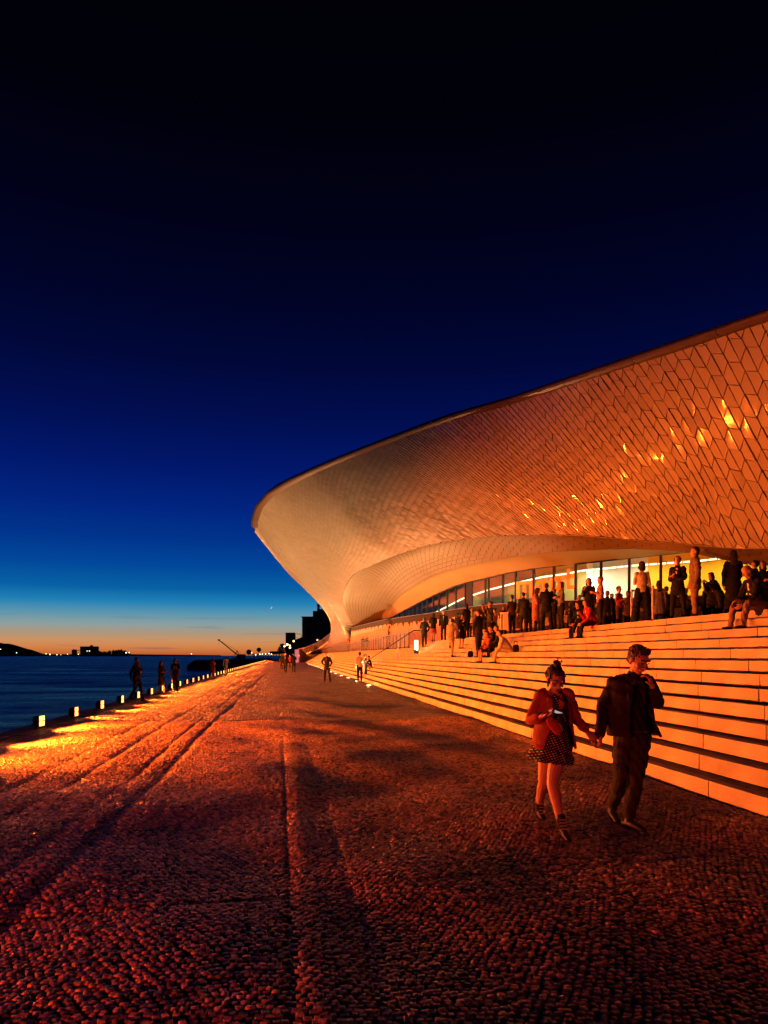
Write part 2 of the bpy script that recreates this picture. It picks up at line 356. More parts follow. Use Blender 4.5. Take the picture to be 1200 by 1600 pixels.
def water_material():
    m = bpy.data.materials.new('river_water'); m.use_nodes = True; t = m.node_tree; t.nodes.clear(); L = t.links.new
    o = t.nodes.new('ShaderNodeOutputMaterial'); co = t.nodes.new('ShaderNodeTexCoord')
    def noise_(sc, det, rough, scale):
        mp = t.nodes.new('ShaderNodeMapping'); mp.inputs['Scale'].default_value = sc; mp.inputs['Rotation'].default_value = (0, 0, .15); L(co.outputs['Object'], mp.inputs[0])
        n = t.nodes.new('ShaderNodeTexNoise'); n.inputs['Scale'].default_value = scale; n.inputs['Detail'].default_value = det; n.inputs['Roughness'].default_value = rough; L(mp.outputs[0], n.inputs[0]); return n
    n1 = noise_((.5, 1.1, 1), 8, .65, .9); n2 = noise_((.5, 1.2, 1), 4, .6, .07)
    ad = t.nodes.new('ShaderNodeMath'); ad.operation = 'MULTIPLY_ADD'; ad.inputs[1].default_value = 3.0; L(n2.outputs[0], ad.inputs[0]); L(n1.outputs[0], ad.inputs[2])
    bp = t.nodes.new('ShaderNodeBump'); bp.inputs['Strength'].default_value = 1.0; bp.inputs['Distance'].default_value = 1.2; L(ad.outputs[0], bp.inputs['Height'])
    g = t.nodes.new('ShaderNodeBsdfGlossy'); g.inputs['Roughness'].default_value = .22; L(bp.outputs[0], g.inputs['Normal'])
    n3 = noise_((.03, .09, 1), 13, .80, 1.0); c3 = t.nodes.new('ShaderNodeValToRGB'); e = c3.color_ramp.elements
    e[0].position = .44; e[1].position = .60; e[0].color = (.010, .12, .50, 1); e[1].color = (.30, .95, 1, 1); L(n3.outputs[0], c3.inputs[0]); L(c3.outputs[0], g.inputs['Color'])  # sky's blue and pale ripple streaks are painted into the reflection tint
    d = t.nodes.new('ShaderNodeBsdfDiffuse'); d.inputs[0].default_value = (.002, .010, .03, 1)
    lw = t.nodes.new('ShaderNodeFresnel'); lw.inputs['IOR'].default_value = 1.33; L(bp.outputs[0], lw.inputs['Normal'])
    mr_ = t.nodes.new('ShaderNodeMapRange'); mr_.inputs[2].default_value = .45; mr_.inputs[3].default_value = .2; mr_.inputs[4].default_value = .95; L(lw.outputs[0], mr_.inputs[0])
    mx_ = t.nodes.new('ShaderNodeMixShader'); L(mr_.outputs[0], mx_.inputs[0]); L(d.outputs[0], mx_.inputs[1]); L(g.outputs[0], mx_.inputs[2]); L(mx_.outputs[0], o.inputs[0])
    return m
pyd('river_water', [(-9000, -200, -2.0), (-5.9, -200, -2.0), (-5.9, 300, -2.0), (200, 900, -2.0), (2500, 12000, -2.0), (-9000, 12000, -2.0)], [(0, 1, 2, 3, 4, 5)], water_material(), kind='structure')
pyd('ground', [(-5.2, -60, -.12), (400, -60, -.12), (5000, 12000, -.12), (2400, 12000, -.12), (150, 900, -.12), (-5.2, 300, -.12)], [(0, 1, 2, 3, 4, 5)], mat('far_ground', (.03, .028, .025), .9, vary=.3), kind='structure')

# quay wall and kerb stones
qw = empty('quay_wall', (-5.6, 18, -2), label='dark stone quay wall with a kerb along the river edge', cat='quay')
mb = MB(); mb.box((-.03, 110, .85), (.56, 260, 2.3)); mb.build('wall', M_WALLD, qw)
ks = MB(); ks.box((0, 0, 0), (.68, 1.18, .16)); kme = None
kb = bmesh.new(); bmesh.ops.create_cube(kb, size=1); bmesh.ops.scale(kb, vec=(.66, 1.185, .17), verts=kb.verts)
bmesh.ops.bevel(kb, geom=kb.edges[:], offset=.025, segments=1, affect='EDGES'); kme = bpy.data.meshes.new('kerb_stone'); kb.to_mesh(kme); kb.free(); kme.materials.append(M_KERB)
for i in range(120):
    o = bpy.data.objects.new('kerb_stone', kme); COL.objects.link(o); o.parent = qw
    o.location = (0.0 + random.uniform(-.012, .012), -22 + i * 1.2, 2.0 - .055 + random.uniform(-.008, .010)); o.rotation_euler = (0, 0, random.uniform(-.008, .008))
mb = MB()
for i in range(62): mb.box((random.uniform(-.01, .01), -22 + (120 + i) * 1.2, 1.945), (.66, 1.18, .17))
mb.build('kerb_stone_run', M_KERB, qw, kind='stuff')

# ------------------------------------------------------------------ grand stairs
stair = empty('grand_staircase', (U_ST, 20, 0), label='long pale stone steps rising from the promenade to the museum terrace', cat='staircase')
def soff(v): return (v[0] - U_ST, v[1] - 20, v[2])
S_A, S_B = -14.0, 190.0
def step_end(k): return S_B if k <= 11 else (52.0 if k == 12 else 48.5)
bl_me = {}
BL = 1.55
far = MB()
cnt = 0
for k in range(1, 14):
    u0 = U_ST + (k - 1) * TRD; z0 = (k - 1) * RISE
    L = BL; s = S_A + (0, .3, 1.1, .05, .8, 1.35, .45, .95, .2, 1.25, .6, .0, .85, 1.45)[k] - BL
    end = step_end(k)
    while s < end:
        if s > 3.0 and s < 33 and cnt < 285:
            if 'b' not in bl_me:
                kb = bmesh.new(); bmesh.ops.create_cube(kb, size=1); bmesh.ops.scale(kb, vec=(.14, L - .014, RISE), verts=kb.verts)
                bmesh.ops.bevel(kb, geom=kb.edges[:], offset=.006, segments=1, affect='EDGES'); me = bpy.data.meshes.new('step_block'); kb.to_mesh(me); kb.free(); me.materials.append(M_STONE); bl_me['b'] = me
            o = bpy.data.objects.new('step_block', bl_me['b']); COL.objects.link(o); o.parent = stair; cnt += 1
            o.location = soff((u0 + .07 + random.uniform(-.003, .003), s + L / 2, z0 + RISE / 2 + random.uniform(-.0015, .0015)))
        else:
            e = min(s + L, end)
            far.box(soff((u0 + .07 + random.uniform(-.003, .003), (s + e) / 2, z0 + RISE / 2)), (.14, e - s - .014, RISE))
        s += L
far.build('step_block_run', M_STONE_F if False else M_STONE, stair, kind='stuff')
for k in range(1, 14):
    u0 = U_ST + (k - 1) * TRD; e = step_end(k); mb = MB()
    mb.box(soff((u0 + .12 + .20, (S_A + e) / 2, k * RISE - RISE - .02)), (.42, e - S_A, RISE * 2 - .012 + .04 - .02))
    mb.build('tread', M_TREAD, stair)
# terrace (platform) behind the steps
plat = MB()
plat.box((U_ST + 11 * TRD + 9 - .05, (S_A + S_B) / 2, RISE * 11 / 2 - .01), (18, S_B - S_A, RISE * 11))
plat.box((U_ST + 13 * TRD + 12 - .1, (S_A + 48.3) / 2, RISE * 13 / 2 - .008), (24, 48.3 - S_A, RISE * 13))
plat.build('terrace', M_FLOORP, kind='structure')
H11, H13 = RISE * 11, RISE * 13

# ------------------------------------------------------------------ quay flood lights
def flood_parts():
    h = MB(); h.box((0, 0, .23), (.16, .36, .34)); h.box((-.10, 0, .23), (.06, .30, .28))
    for i in range(7): h.box((-.145, -.12 + i * .04, .23), (.04, .012, .26))
    h.box((.085, 0, .405), (.03, .38, .018)); h.box((.085, 0, .055), (.03, .38, .018)); h.box((.085, 0, .23), (.022, .36, .02))
    b = MB(); b.box((0, .205, .14), (.05, .012, .24)); b.box((0, -.205, .14), (.05, .012, .24)); b.box((0, 0, .012), (.12, .42, .02)); b.box((.07, .16, .02), (.12, .04, .02))
    l1 = MB(); l1.box((.083, 0, .317), (.008, .33, .15)); l2 = MB(); l2.box((.083, 0, .143), (.008, .33, .15))
    c = MB(); c.tube([(-.1, .1, .1), (-.18, .3, .02), (-.12, .8, .015), (-.16, 1.5, .015), (-.12, 2.3, .015)], .009, 6)
    return h.mesh('housing', M_DARKM), b.mesh('bracket', M_DARKM), l1.mesh('lens', M_LENS), c.mesh('cable', M_DARKM), l2.mesh('lens', M_LENS)
hm, bm_, lm, cm, lm2 = flood_parts()
LAMP_S = [11.85 + 2.75 * i for i in range(75)]
near_lab = ['nearest of the square flood lights on the quay kerb, half cut by the frame', 'flood light on the quay kerb whose two square lenses show largest',
            'flood light second from the front in the clear row on the kerb', 'flood light third in the row along the kerb', 'flood light on the kerb just before the man in dark clothes']
for i, s in enumerate(LAMP_S):
    r = empty('flood_light', (-5.42, s, .035), random.uniform(-.06, .06) - .12,
              label='one of the many identical small flood lights far along the quay kerb', cat='flood light', group='flood lights along the quay kerb'); r.scale = (.68, .68, .68)
    if 1 <= i <= 5: r['label'] = near_lab[i - 1]
    link('housing', hm if hm.users == 0 else hm, None, r)
    link('bracket', bm_, None, r)
    link('lens', lm, None, r); link('lens', lm2, None, r)
    if i < 30: link('cable', cm, None, r)
    w = FLOOD_W * (1.0 if i % 3 else .8)
    L = light('SPOT', 'flood_beam', (.12, 0, .37), FLOOD, w, r, .08, (1, .12, .0), 96, 1.0); L.scale = (2.0, 1, 1)
# three more of the same row stand behind the camera, out of the picture
for s in (3.2, .4, -2.4):
    r = empty('flood_light', (-5.42, s, .035), -.1, label='flood light of the quay row standing nearer than the picture shows', cat='flood light', group='flood lights along the quay kerb'); r.scale = (.68, .68, .68)
    for a_ in (hm, bm_, lm, lm2): link(a_.name, a_, None, r)
    L = light('SPOT', 'flood_beam', (.12, 0, .25), (1, .06, .010), 850, r, .08, (1, .5, .12), 84, 1.0); L.scale = (2.0, 1, 1)

# ground lights at the foot of the steps
rg = MB(); rg.tube([(0, 0, 0), (0, 0, .03)], .14, 16); rgm = rg.mesh('ring', M_STEEL)
lg = MB(); lg.tube([(0, 0, .02), (0, 0, .038)], .115, 16); lgm = lg.mesh('lens', M_LENSG)
for i in range(17):
    r = empty('ground_light', (U_ST - .33, 40 + 6.6 * i, .0), 0, label='one of the row of round ground lamps further along the foot of the steps', cat='ground light', group='ground lights along the foot of the steps')
    if i == 0: r['label'] = 'nearest round ground lamp glowing at the foot of the steps by the standing pair'
    link('ring', rgm, None, r); link('lens', lgm, None, r)
    light('SPOT', 'ground_beam', (0, 0, .08), WARM, 4800, r, .06, (-.1, 0, 1), 150, .6)
    light('POINT', 'ground_glow', (-.02, 0, .16), WARM, 14, r, .05)

# ------------------------------------------------------------------ museum: curved tiled shell
mus = empty('museum_building', (12, 60, 0), label='low curving museum clad in glazed tiles with an overhanging shell roof', cat='museum')
MO = Vector((12, 60, 0))
def mbuild(mb, name, m, parent=mus, **k):
    mb.V = [tuple(Vector(v) - MO) for v in mb.V]
    return mb.build(name, m, parent, **k)
NV = 7
def line_rib(T, B, bulge=0.0):
    T, B = Vector(T), Vector(B); out = []
    d = (B - T); side = Vector((-1, 0, -.25)).normalized()
    for j in range(NV):
        v = j / (NV - 1); out.append(T + d * v + side * bulge * math.sin(math.pi * v))
    return out
def pts_rib(L):
    # resample a polyline of points to NV points, evenly by length
    pts = [P(*a) if not isinstance(a, Vector) else a for a in L]
    ds = [0]
    for a, b in zip(pts[:-1], pts[1:]): ds.append(ds[-1] + (b - a).length)
    out = []
    for j in range(NV):
        d = ds[-1] * j / (NV - 1); i = max(i for i in range(len(ds)) if ds[i] <= d + 1e-9); i = min(i, len(pts) - 2)
        out.append(pts[i].lerp(pts[i + 1], (d - ds[i]) / max(ds[i + 1] - ds[i], 1e-6)))
    return out
ribs = [line_rib((30, -16, 7.2), (32, -14, 3.6)), line_rib((22.2, -2.5, 9.0), (24.4, 0, 3.9)), line_rib((16.3, 10.5, 10.3), (18.4, 13.4, 4.4), .1)]
for T, B, bu in [((1200, 488, .0175), (1200, 856, .0202), .15), ((1040, 542, .0201), (1093, 851, .0217), .2), ((900, 589, .0229), (987, 843, .0229), .25),
                 ((792, 625, .0257), (900, 836, .0242), .3), ((700, 651, .028), (830, 836, .0262), .35), ((600, 688, .0317), (757, 839, .0293), .35),
                 ((518, 720, .0354), (690, 847.5, .0332), .3), ((470, 741, .0378), (630, 864, .0385), .2), ((435, 758, .0398), (580, 883.5, .0450), .1),
                 ((413, 775, .0417), (549, 902, .052), 0)]:
    ribs.append(line_rib(P(*T), P(*B), bu))
ribs.append(pts_rib([(403, 789, .0435), (462, 856, .050), (535.5, 933, .0643)]))
ribs.append(pts_rib([(398, 801, .0452), (446, 862, .053), (503, 920, .069), (541, 957, .084)]))
ribs.append(pts_rib([(396.6, 811, .0462), (435, 862, .055), (490, 920, .074), (527, 957, .089), (552, 980, .098)]))
ribs.append(pts_rib([(396.7, 818, .048), (427, 862, .0565), (478, 914, .074), (516, 952, .092), (538, 980, .102), (548, 1019.7, .104)]))
ribs.append(pts_rib([(398, 825, .050), (423, 864, .0575), (474, 914, .075), (507, 949, .095), (526, 978, .112), (531, 1000, .120), (530, 1020.3, .122)]))
ribs.append(pts_rib([(400.5, 832, .053), (416, 857, .057), (446, 890, .066), (473, 915, .077), (493, 937, .090), (513, 960, .107), (521, 981, .125), (512, 1001, .142), (505, 1021, .150)]))
l = ribs[-1]
ribs.append([Vector((p.x + 2.2, p.y + 5 + j * .5, p.z - .3)) for j, p in enumerate(l)])
ribs.append([Vector((p.x + 7, p.y + 10 + j * .5, p.z - 1.2)) for j, p in enumerate(l)])
ribs.append([Vector((p.x + 14, p.y + 13 + j * .5, max(p.z - 3, 1))) for j, p in enumerate(l)])
RB = np.array([[tuple(p) for p in r] for r in ribs]); NR = len(RB)
def cr_w(x):
    return np.array([-.5 * x + x * x - .5 * x ** 3, 1 - 2.5 * x * x + 1.5 * x ** 3, .5 * x + 2 * x * x - 1.5 * x ** 3, -.5 * x * x + .5 * x ** 3])
def surf(A, t, v):
    nr, nv = A.shape[:2]; t = min(max(t, 0), nr - 1); y = min(max(v, 0), 1) * (nv - 1)
    i = min(int(t), nr - 2); j = min(int(y), nv - 2); wt = cr_w(t - i); wv = cr_w(y - j); p = np.zeros(3)
    for a in range(4):
        ia = i - 1 + a
        for b in range(4):
            jb = j - 1 + b
            def g(ii, jj):
                if ii < 0: return 2 * g(0, jj) - g(1, jj)
                if ii > nr - 1: return 2 * g(nr - 1, jj) - g(nr - 2, jj)
                if jj < 0: return 2 * A[ii, 0] - A[ii, 1]
                if jj > nv - 1: return 2 * A[ii, nv - 1] - A[ii, nv - 2]
                return A[ii, jj]
            p = p + wt[a] * wv[b] * g(ia, jb)
    return p
# dense lookup grid of a surface, then fast bilinear reads
def wmat(n, m):
    # interpolation matrix from n knots to m+1 samples, ends extrapolated
    W = np.zeros((m + 1, n))
    for r, t in enumerate(np.linspace(0, n - 1, m + 1)):
        i = min(int(t), n - 2); w = cr_w(t - i)
        for a in range(4):
            k = i - 1 + a
            if k < 0: W[r, 0] += 2 * w[a]; W[r, 1] -= w[a]
            elif k > n - 1: W[r, n - 1] += 2 * w[a]; W[r, n - 2] -= w[a]
            else: W[r, k] += w[a]
    return W
def densify(A, nt_, nv_):
    return np.einsum('ia,jb,abk->ijk', wmat(A.shape[0], nt_), wmat(A.shape[1], nv_), A)
def gread(G, a, v):      # a in 0..nt, v in 0..1
    nt_, nv_ = G.shape[0] - 1, G.shape[1] - 1
    a = min(max(a, 0), nt_ - 1e-6); y = min(max(v, 0), 1 - 1e-9) * nv_; i, j = int(a), int(y); x, w = a - i, y - j
    return (G[i, j] * (1 - x) + G[i + 1, j] * x) * (1 - w) + (G[i, j + 1] * (1 - x) + G[i + 1, j + 1] * x) * w
GT = 240
G = densify(RB, GT, 28)
cen = G.mean(axis=(0, 1)) + np.array([12, 0, 0])
NCACHE = {}
def gnorm(G, a, v):
    key = id(G)
    if key not in NCACHE:
        du = np.gradient(G, axis=0); dv = np.gradient(G, axis=1); n = np.cross(dv, du); L = np.linalg.norm(n, axis=2, keepdims=True)
        NCACHE[key] = n / np.maximum(L, 1e-9)
    n = gread(NCACHE[key], a, v); return n / max(math.sqrt(n @ n), 1e-9)
def gnorm_slow(G, a, v):
    e = .4; p = gread(G, a, v); du = gread(G, a + e, v) - gread(G, a - e, v); dv = gread(G, a, min(v + .02, 1)) - gread(G, a, max(v - .02, 0))
    n = np.cross(dv, du); L = np.linalg.norm(n); n = n / L if L > 1e-9 else np.array([-1, 0, 0]); return n
# orientation: outward normal points to the river / downward
SGN = 1 if gnorm(G, GT * .35, .5)[0] < 0 else -1

def sheet(G, name, m, off=0.0, flip=1, parent=mus, smooth=True, **k):
    nt_, nv_ = G.shape[0], G.shape[1]; V = []
    for i in range(nt_):
        for j in range(nv_):
            p = G[i, j]
            if off: p = p + gnorm(G, i, j / (nv_ - 1)) * SGN * off
            V.append(p - np.array(MO))
    F = [(i * nv_ + j, i * nv_ + j + 1, (i + 1) * nv_ + j + 1, (i + 1) * nv_ + j) for i in range(nt_ - 1) for j in range(nv_ - 1)]
    return pyd(name, V, F, m, parent, smooth, **k)
sheet(G, 'shell', M_BACK, -.05)

# tiles: strips of slanting quads whose cross joints alternate level / sloping
rows_at = lambda t: float(np.interp(t, [0, 3, 5, 7, 9, 11, 12, 13, 14, 15, 18, 21], [9.2, 13.5, 15.5, 20, 27, 33, 37, 42, 50, 56, 66, 66]))
wid = np.zeros(GT + 1); hgt = np.zeros(GT + 1)
for i in range(GT + 1):
    t = i / GT * (NR - 1); ln = np.linalg.norm(np.diff(G[i], axis=0), axis=1).sum(); hgt[i] = rows_at(t)
    if i: wid[i] = wid[i - 1] + np.linalg.norm(G[i, 8] - G[i - 1, 8]) / max(ln / hgt[i] * .70, .1)
KAP = .78
def tile_pt(a, b):
    ai = np.interp(a, wid, np.arange(GT + 1)); H = np.interp(ai, np.arange(GT + 1), hgt); return ai, b / H
tiles = []
def make_tiles():
    nst = int(wid[-1]); maxrow = int(max(hgt)) + 2
    for i in range(-2, nst + int(maxrow * KAP) + 2):
        off = (.27 * i) % 2.0
        for j in range(-2, maxrow + 1):
            par = (i + j) % 2
            # keep the rhythm while the offset wraps by whole pairs of rows
            def sepb(jj, side):
                k = (i + jj) % 2
                return jj + off + ((-.36 if side == 0 else .36) if k else (.09 if side == 0 else -.09))
            bl0, bl1, br0, br1 = sepb(j, 0), sepb(j + 1, 0), sepb(j, 1), sepb(j + 1, 1)
            C = []
            ok = True; inside = 0
            for (li, b) in ((i, bl0), (i + 1, br0), (i + 1, br1), (i, bl1)):
                bb = b
                a = li - KAP * bb
                if a < 0.2 or a > wid[-1] - .2: ok = False; break
                ai, v = tile_pt(a, bb)
                if -0.0 < v < 1: inside += 1
                C.append((a, bb, ai, v))
            if not ok or inside == 0: continue
            vs = [c[3] for c in C]
            if min(vs) > .985 or max(vs) < .015: continue
            tiles.append(C)
make_tiles()
print('tiles', len(tiles)); import time; T0 = time.time()
def tile_mesh(C, org=None):
    # shrink toward the centre for the joint, raise the top, tilt each one a little
    a0 = sum(c[0] for c in C) / 4; b0 = sum(c[1] for c in C) / 4
    far_ = min(1, max(.35, 1.6 - sum(c[2] for c in C) / 4 / GT * 2.6)); tilt = [random.gauss(0, .007) * far_ for _ in range(2)]; gp = 1.0 + (1 - far_) * 1.3
    V = []
    cc = None
    for lay, sh, hh in ((0, .95, -.045), (1, .95, .022), (2, .90, .032)):
        for n, c in enumerate(C):
            a = a0 + (c[0] - a0) * (1 - (1 - sh) * gp); b = b0 + (c[1] - b0) * (sh if sh == 1 else (1 - (1 - sh) * .75 * gp / 1.35))
            ai, v = tile_pt(a, b); v = min(max(v, 0.004), .996)
            p = gread(G, ai, v); nn = gnorm(G, ai, v) * SGN
            e = hh
            if lay: e += tilt[0] * (1 if n in (1, 2) else -1) + tilt[1] * (1 if n < 2 else -1) + (.012 if n in (0, 3) else -.003)
            V.append(p + nn * e)
    return V
TQ = [(0, 1, 5, 4), (1, 2, 6, 5), (2, 3, 7, 6), (3, 0, 4, 7), (4, 5, 9, 8), (5, 6, 10, 9), (6, 7, 11, 10), (7, 4, 8, 11), (8, 9, 10, 11)]
def in_view(V):
    c = np.mean(V, axis=0); X = c[0] * CT - c[1] * ST; Z = c[0] * ST + c[1] * CT
    if Z < 1: return 1e9
    px = 600 + FP * X / Z
    return Z if 0 < px < 1200 else 1e9
TM = [tile_mesh(C) for C in tiles]
print('tile mesh', time.time() - T0)
zs = np.array([in_view(V) for V in TM]); order = set(np.argsort(zs)[:270].tolist())
TV, TF = [], []
for n, V in enumerate(TM):
    if n in order:
        c = np.mean(V, axis=0)
        o = pyd('tile', [v - c for v in V], TQ, M_TILE, mus); o.location = Vector(c) - MO
    else:
        b = len(TV); TV += [v - np.array(MO) for v in V]; TF += [tuple(x + b for x in f) for f in TQ]
def island_rand(m, name):
    m = m.copy(); m.name = name; t = m.node_tree
    oi = [x for x in t.nodes if x.type == 'OBJECT_INFO']
    if oi:
        ge = t.nodes.new('ShaderNodeNewGeometry')
        for l in list(t.links):
            if l.from_node == oi[0]: to = l.to_socket; t.links.remove(l); t.links.new(ge.outputs['Random Per Island'], to)
    return m
M_TILEF = island_rand(M_TILE, 'glazed_tile_field')
pyd('tile_field', TV, TF, M_TILEF, mus, kind='stuff')

# coping along the roof edge (metal roll with joints)
def polyres(pts, step):
    pts = [Vector(p) for p in pts]; out = [pts[0]]; acc = 0
    for a, b in zip(pts[:-1], pts[1:]):
        L = (b - a).length; d = step - acc
        while d <= L: out.append(a.lerp(b, d / L)); d += step
        acc = (acc + L) % step if L + acc >= step else acc + L
    return out
edge = [Vector(G[i, 0]) for i in range(int(GT * 16.6 / (NR - 1)))]
ce = polyres(edge, 3.1)
seg = MB()
for a, b in zip(ce[:-1], ce[1:]):
    t = (b - a).normalized(); x = Vector((-t.y, t.x, 0)).normalized()
    if x.x > 0: x = -x
    a2, b2 = a + t * .012, b - t * .012; prof = [(-.06, -.24), (.10, -.23), (.19, -.17), (.21, -.09), (.16, -.01), (.04, .04), (-.3, .05), (-.3, -.24)]
    V = [p + x * u + Vector((0, 0, z)) for p in (a2, b2) for u, z in prof]; n = len(prof)
    seg.add(V, [(k, (k + 1) % n, (k + 1) % n + n, k + n) for k in range(n)] + [tuple(range(n))[::-1], tuple(range(n, 2 * n))])
mbuild(seg, 'coping', M_COPE)
# roof, gently rising inland
rf = []
for i in range(0, GT + 1, 4):
    p = Vector(G[i, 0]); t = Vector(G[min(i + 4, GT), 0] - G[max(i - 4, 0), 0]); t.z = 0; t.normalize(); x = Vector((t.y, -t.x, 0))
    if x.x < 0: x = -x
    cpt = Vector((min(p.x + 22, 34), min(max(p.y, -10), 95), p.z + .6))
    rf += [p + Vector((0, 0, .1)), p.lerp(cpt, .25) + Vector((0, 0, -.1)), p.lerp(cpt, .6), cpt]
nn = len(rf) // 4
pyd('roof', [v - MO for v in rf], [(i * 4 + j, i * 4 + j + 1, i * 4 + j + 5, i * 4 + j + 4) for i in range(nn - 1) for j in range(3)], M_COPE, mus, True)

# underside band, soffit, glass line: curves in the order right -> left
def curve(L): return np.array([tuple(P(*a)) if not isinstance(a, Vector) else tuple(a) for a in L])
def ccurve(L, n):
    A = curve(L)[:, None, :]; A = np.repeat(A, 2, 1); out = []
    d = [0]
    for a, b in zip(A[:-1, 0], A[1:, 0]): d.append(d[-1] + np.linalg.norm(b - a))
    for x in np.linspace(0, d[-1], n + 1):
        t = np.interp(x, d, np.arange(len(d))); out.append(surf(A, t, 0))
    return np.array(out)
# inner lip of the underside, keyed to the rib index of the shell lip
lipT = [3, 4, 5, 6, 7, 8, 9, 10, 11, 12, 13, 14, 15]
inner = [(1200, 882, .0225), (1090, 862.5, .0232), (987, 856, .0255), (905, 859, .0272), (842, 863, .0297), (775, 874, .0340), (715, 887, .0395), (676, 899, .045),
         (646, 915, .0515), (625, 931, .059), (612, 946, .067), (603, 957, .077), (597, 968.5, .0840)]
uw = []
pre = [(Vector((18.4, 13.4, 4.4)), Vector((20.6, 16, 4.2))), (Vector((24.4, 0, 3.9)), Vector((27, 3, 3.7)))]
for (B, I) in pre[::-1]: uw.append([B + (I - B) * j / 4 for j in range(5)])
for t, I in zip(lipT, inner):
    B = Vector(surf(RB, t, 1)); I = P(*I)
    sag = (.12 if t < 12 else .12 * (15 - t) / 3 * .5) * (I - B).length
    uw.append([B.lerp(I, j / 4) + Vector((0, 0, sag * math.sin(math.pi * j / 4) * .9)) for j in range(5)])
UA = np.array([[tuple(p) for p in r] for r in uw]); UG = densify(UA, 150, 16)
sheet(UG, 'underside_backing', M_BACK, 0)
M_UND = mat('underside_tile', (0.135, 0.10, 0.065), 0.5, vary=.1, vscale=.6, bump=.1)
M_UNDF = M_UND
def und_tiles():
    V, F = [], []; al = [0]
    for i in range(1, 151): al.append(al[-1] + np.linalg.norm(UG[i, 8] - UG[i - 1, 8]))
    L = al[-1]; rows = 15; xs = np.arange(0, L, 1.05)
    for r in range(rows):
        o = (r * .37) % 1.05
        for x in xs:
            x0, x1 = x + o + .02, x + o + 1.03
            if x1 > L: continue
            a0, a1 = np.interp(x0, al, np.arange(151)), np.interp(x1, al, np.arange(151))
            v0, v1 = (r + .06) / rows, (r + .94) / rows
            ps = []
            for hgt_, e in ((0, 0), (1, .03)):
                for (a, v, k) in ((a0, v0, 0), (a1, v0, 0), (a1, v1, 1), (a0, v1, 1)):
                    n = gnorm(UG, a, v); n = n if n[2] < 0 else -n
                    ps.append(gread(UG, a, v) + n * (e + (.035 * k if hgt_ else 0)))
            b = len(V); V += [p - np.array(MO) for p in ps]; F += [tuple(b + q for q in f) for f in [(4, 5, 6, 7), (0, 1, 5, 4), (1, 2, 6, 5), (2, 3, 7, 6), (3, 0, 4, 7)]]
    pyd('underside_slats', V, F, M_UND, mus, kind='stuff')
und_tiles()

gtop = [Vector((36, 26, 7.2)), Vector((29, 29.5, 7.1)), (1200, 851, .031), (1088, 862, .0315), (985, 873, .0325), (900, 882.5, .033), (850, 887.5, .0342), (806, 894, .0358), (762, 904, .0385), (712, 916.5, .0435), (667.5, 936, .0505), (640, 950, .0565), (620, 960.5, .063), (604, 967, .0665)]
gbot = [Vector((36, 26, 4.5)), Vector((29, 29.5, 4.5)), (1200, 931, .031), (1088, 933, .0315), (985, 936, .0325), (900, 939.5, .033), (850, 941.3, .0342), (806, 943.6, .0358), (762, 947, .0385), (712, 954, .0435), (667.5, 960.5, .0505), (640, 964, .0565), (620, 966.7, .063), (604, 969.3, .0665)]
ng = 120
CT_, CB_ = ccurve(gtop, ng), ccurve(gbot, ng)
# soffit: from the inner lip to the head of the glass
ins = ccurve([Vector((27, 3, 3.7)), Vector((20.6, 16, 4.2))] + inner, 120)
gt2 = ccurve([Vector((46, 16, 7.2)), Vector((36, 24, 7.1))] + gtop[2:] + [(597, 968.5, .0790)], 120)
SA = np.zeros((121, 6, 3))
for i in range(121):
    a, b = ins[i], gt2[i]
    for j in range(6):
        x = j / 5; p = a + (b - a) * x; p[2] += .10 * np.linalg.norm(b - a) * math.sin(math.pi * x) * (.6 if a[2] < b[2] else 1); SA[i, j] = p
sheet(densify(SA, 120, 12), 'soffit', M_SOFF, 0)

# glass panes, mullions, door between the ledge and the soffit
def on_curve(Cv, px):
    # parameter where a curve crosses a pixel column
    xs = [600 + FP * (p[0] * CT - p[1] * ST) / (p[0] * ST + p[1] * CT) for p in Cv]
    return float(np.interp(-px, [-x for x in xs], np.arange(len(xs))))
def cread(Cv, t):
    t = min(max(t, 0), len(Cv) - 1.0001); i = int(t); return Vector(Cv[i] * (1 - t + i) + Cv[i + 1] * (t - i))
mull = [1420, 1340, 1270, 1205, 1147, 1088.5, 1032.5, 983, 939, 899.5, 865.5, 834, 806, 786, 763.7, 758.7, 737.5, 727, 712.5, 699, 686, 677, 667.5, 660, 652.5, 646, 640.5, 632, 624, 616]
inw = Vector((.55, .83, 0))
prevt = None
pane_for = {}
for n, px in enumerate(mull):
    tb, tt = on_curve(CB_, px), on_curve(CT_, px)
    b, t = cread(CB_, tb), cread(CT_, tb); m_ = MB(); w = .09 if px > 700 else .12
    m_.bar(b, t + Vector((0, 0, .05)), w, .14); mbuild(m_, 'mullion', M_MULL)
    if prevt is not None:
        b0, t0 = cread(CB_, prevt), cread(CT_, prevt)
        q = MB(); d = (b - b0).normalized() * .05
        q.add([b0 + d, b - d, t - d, t0 + d], [(0, 1, 2, 3)])
        if px == 727:
            q.V = []; q.F = []; q.MI = []
            q.add([b0 + d, b - d, t - d, t0 + d, b0 + d + inw * .06, b - d + inw * .06, t - d + inw * .06, t0 + d + inw * .06], [(0, 1, 2, 3), (4, 7, 6, 5), (0, 4, 5, 1), (1, 5, 6, 2), (2, 6, 7, 3), (3, 7, 4, 0)])
            mbuild(q, 'door', M_DARKM)
        else:
            o = mbuild(q, 'window_pane', M_GLASS); pane_for[px] = (b0, b, t0, t, o)
    prevt = tb
hb = MB()
for i in range(0, ng - 1, 2): hb.bar(CT_[i] + np.array([0, 0, .03]), CT_[i + 2 if i + 2 <= ng else ng] + np.array([0, 0, .03]), .08, .08)
mbuild(hb, 'window_head', M_MULL)

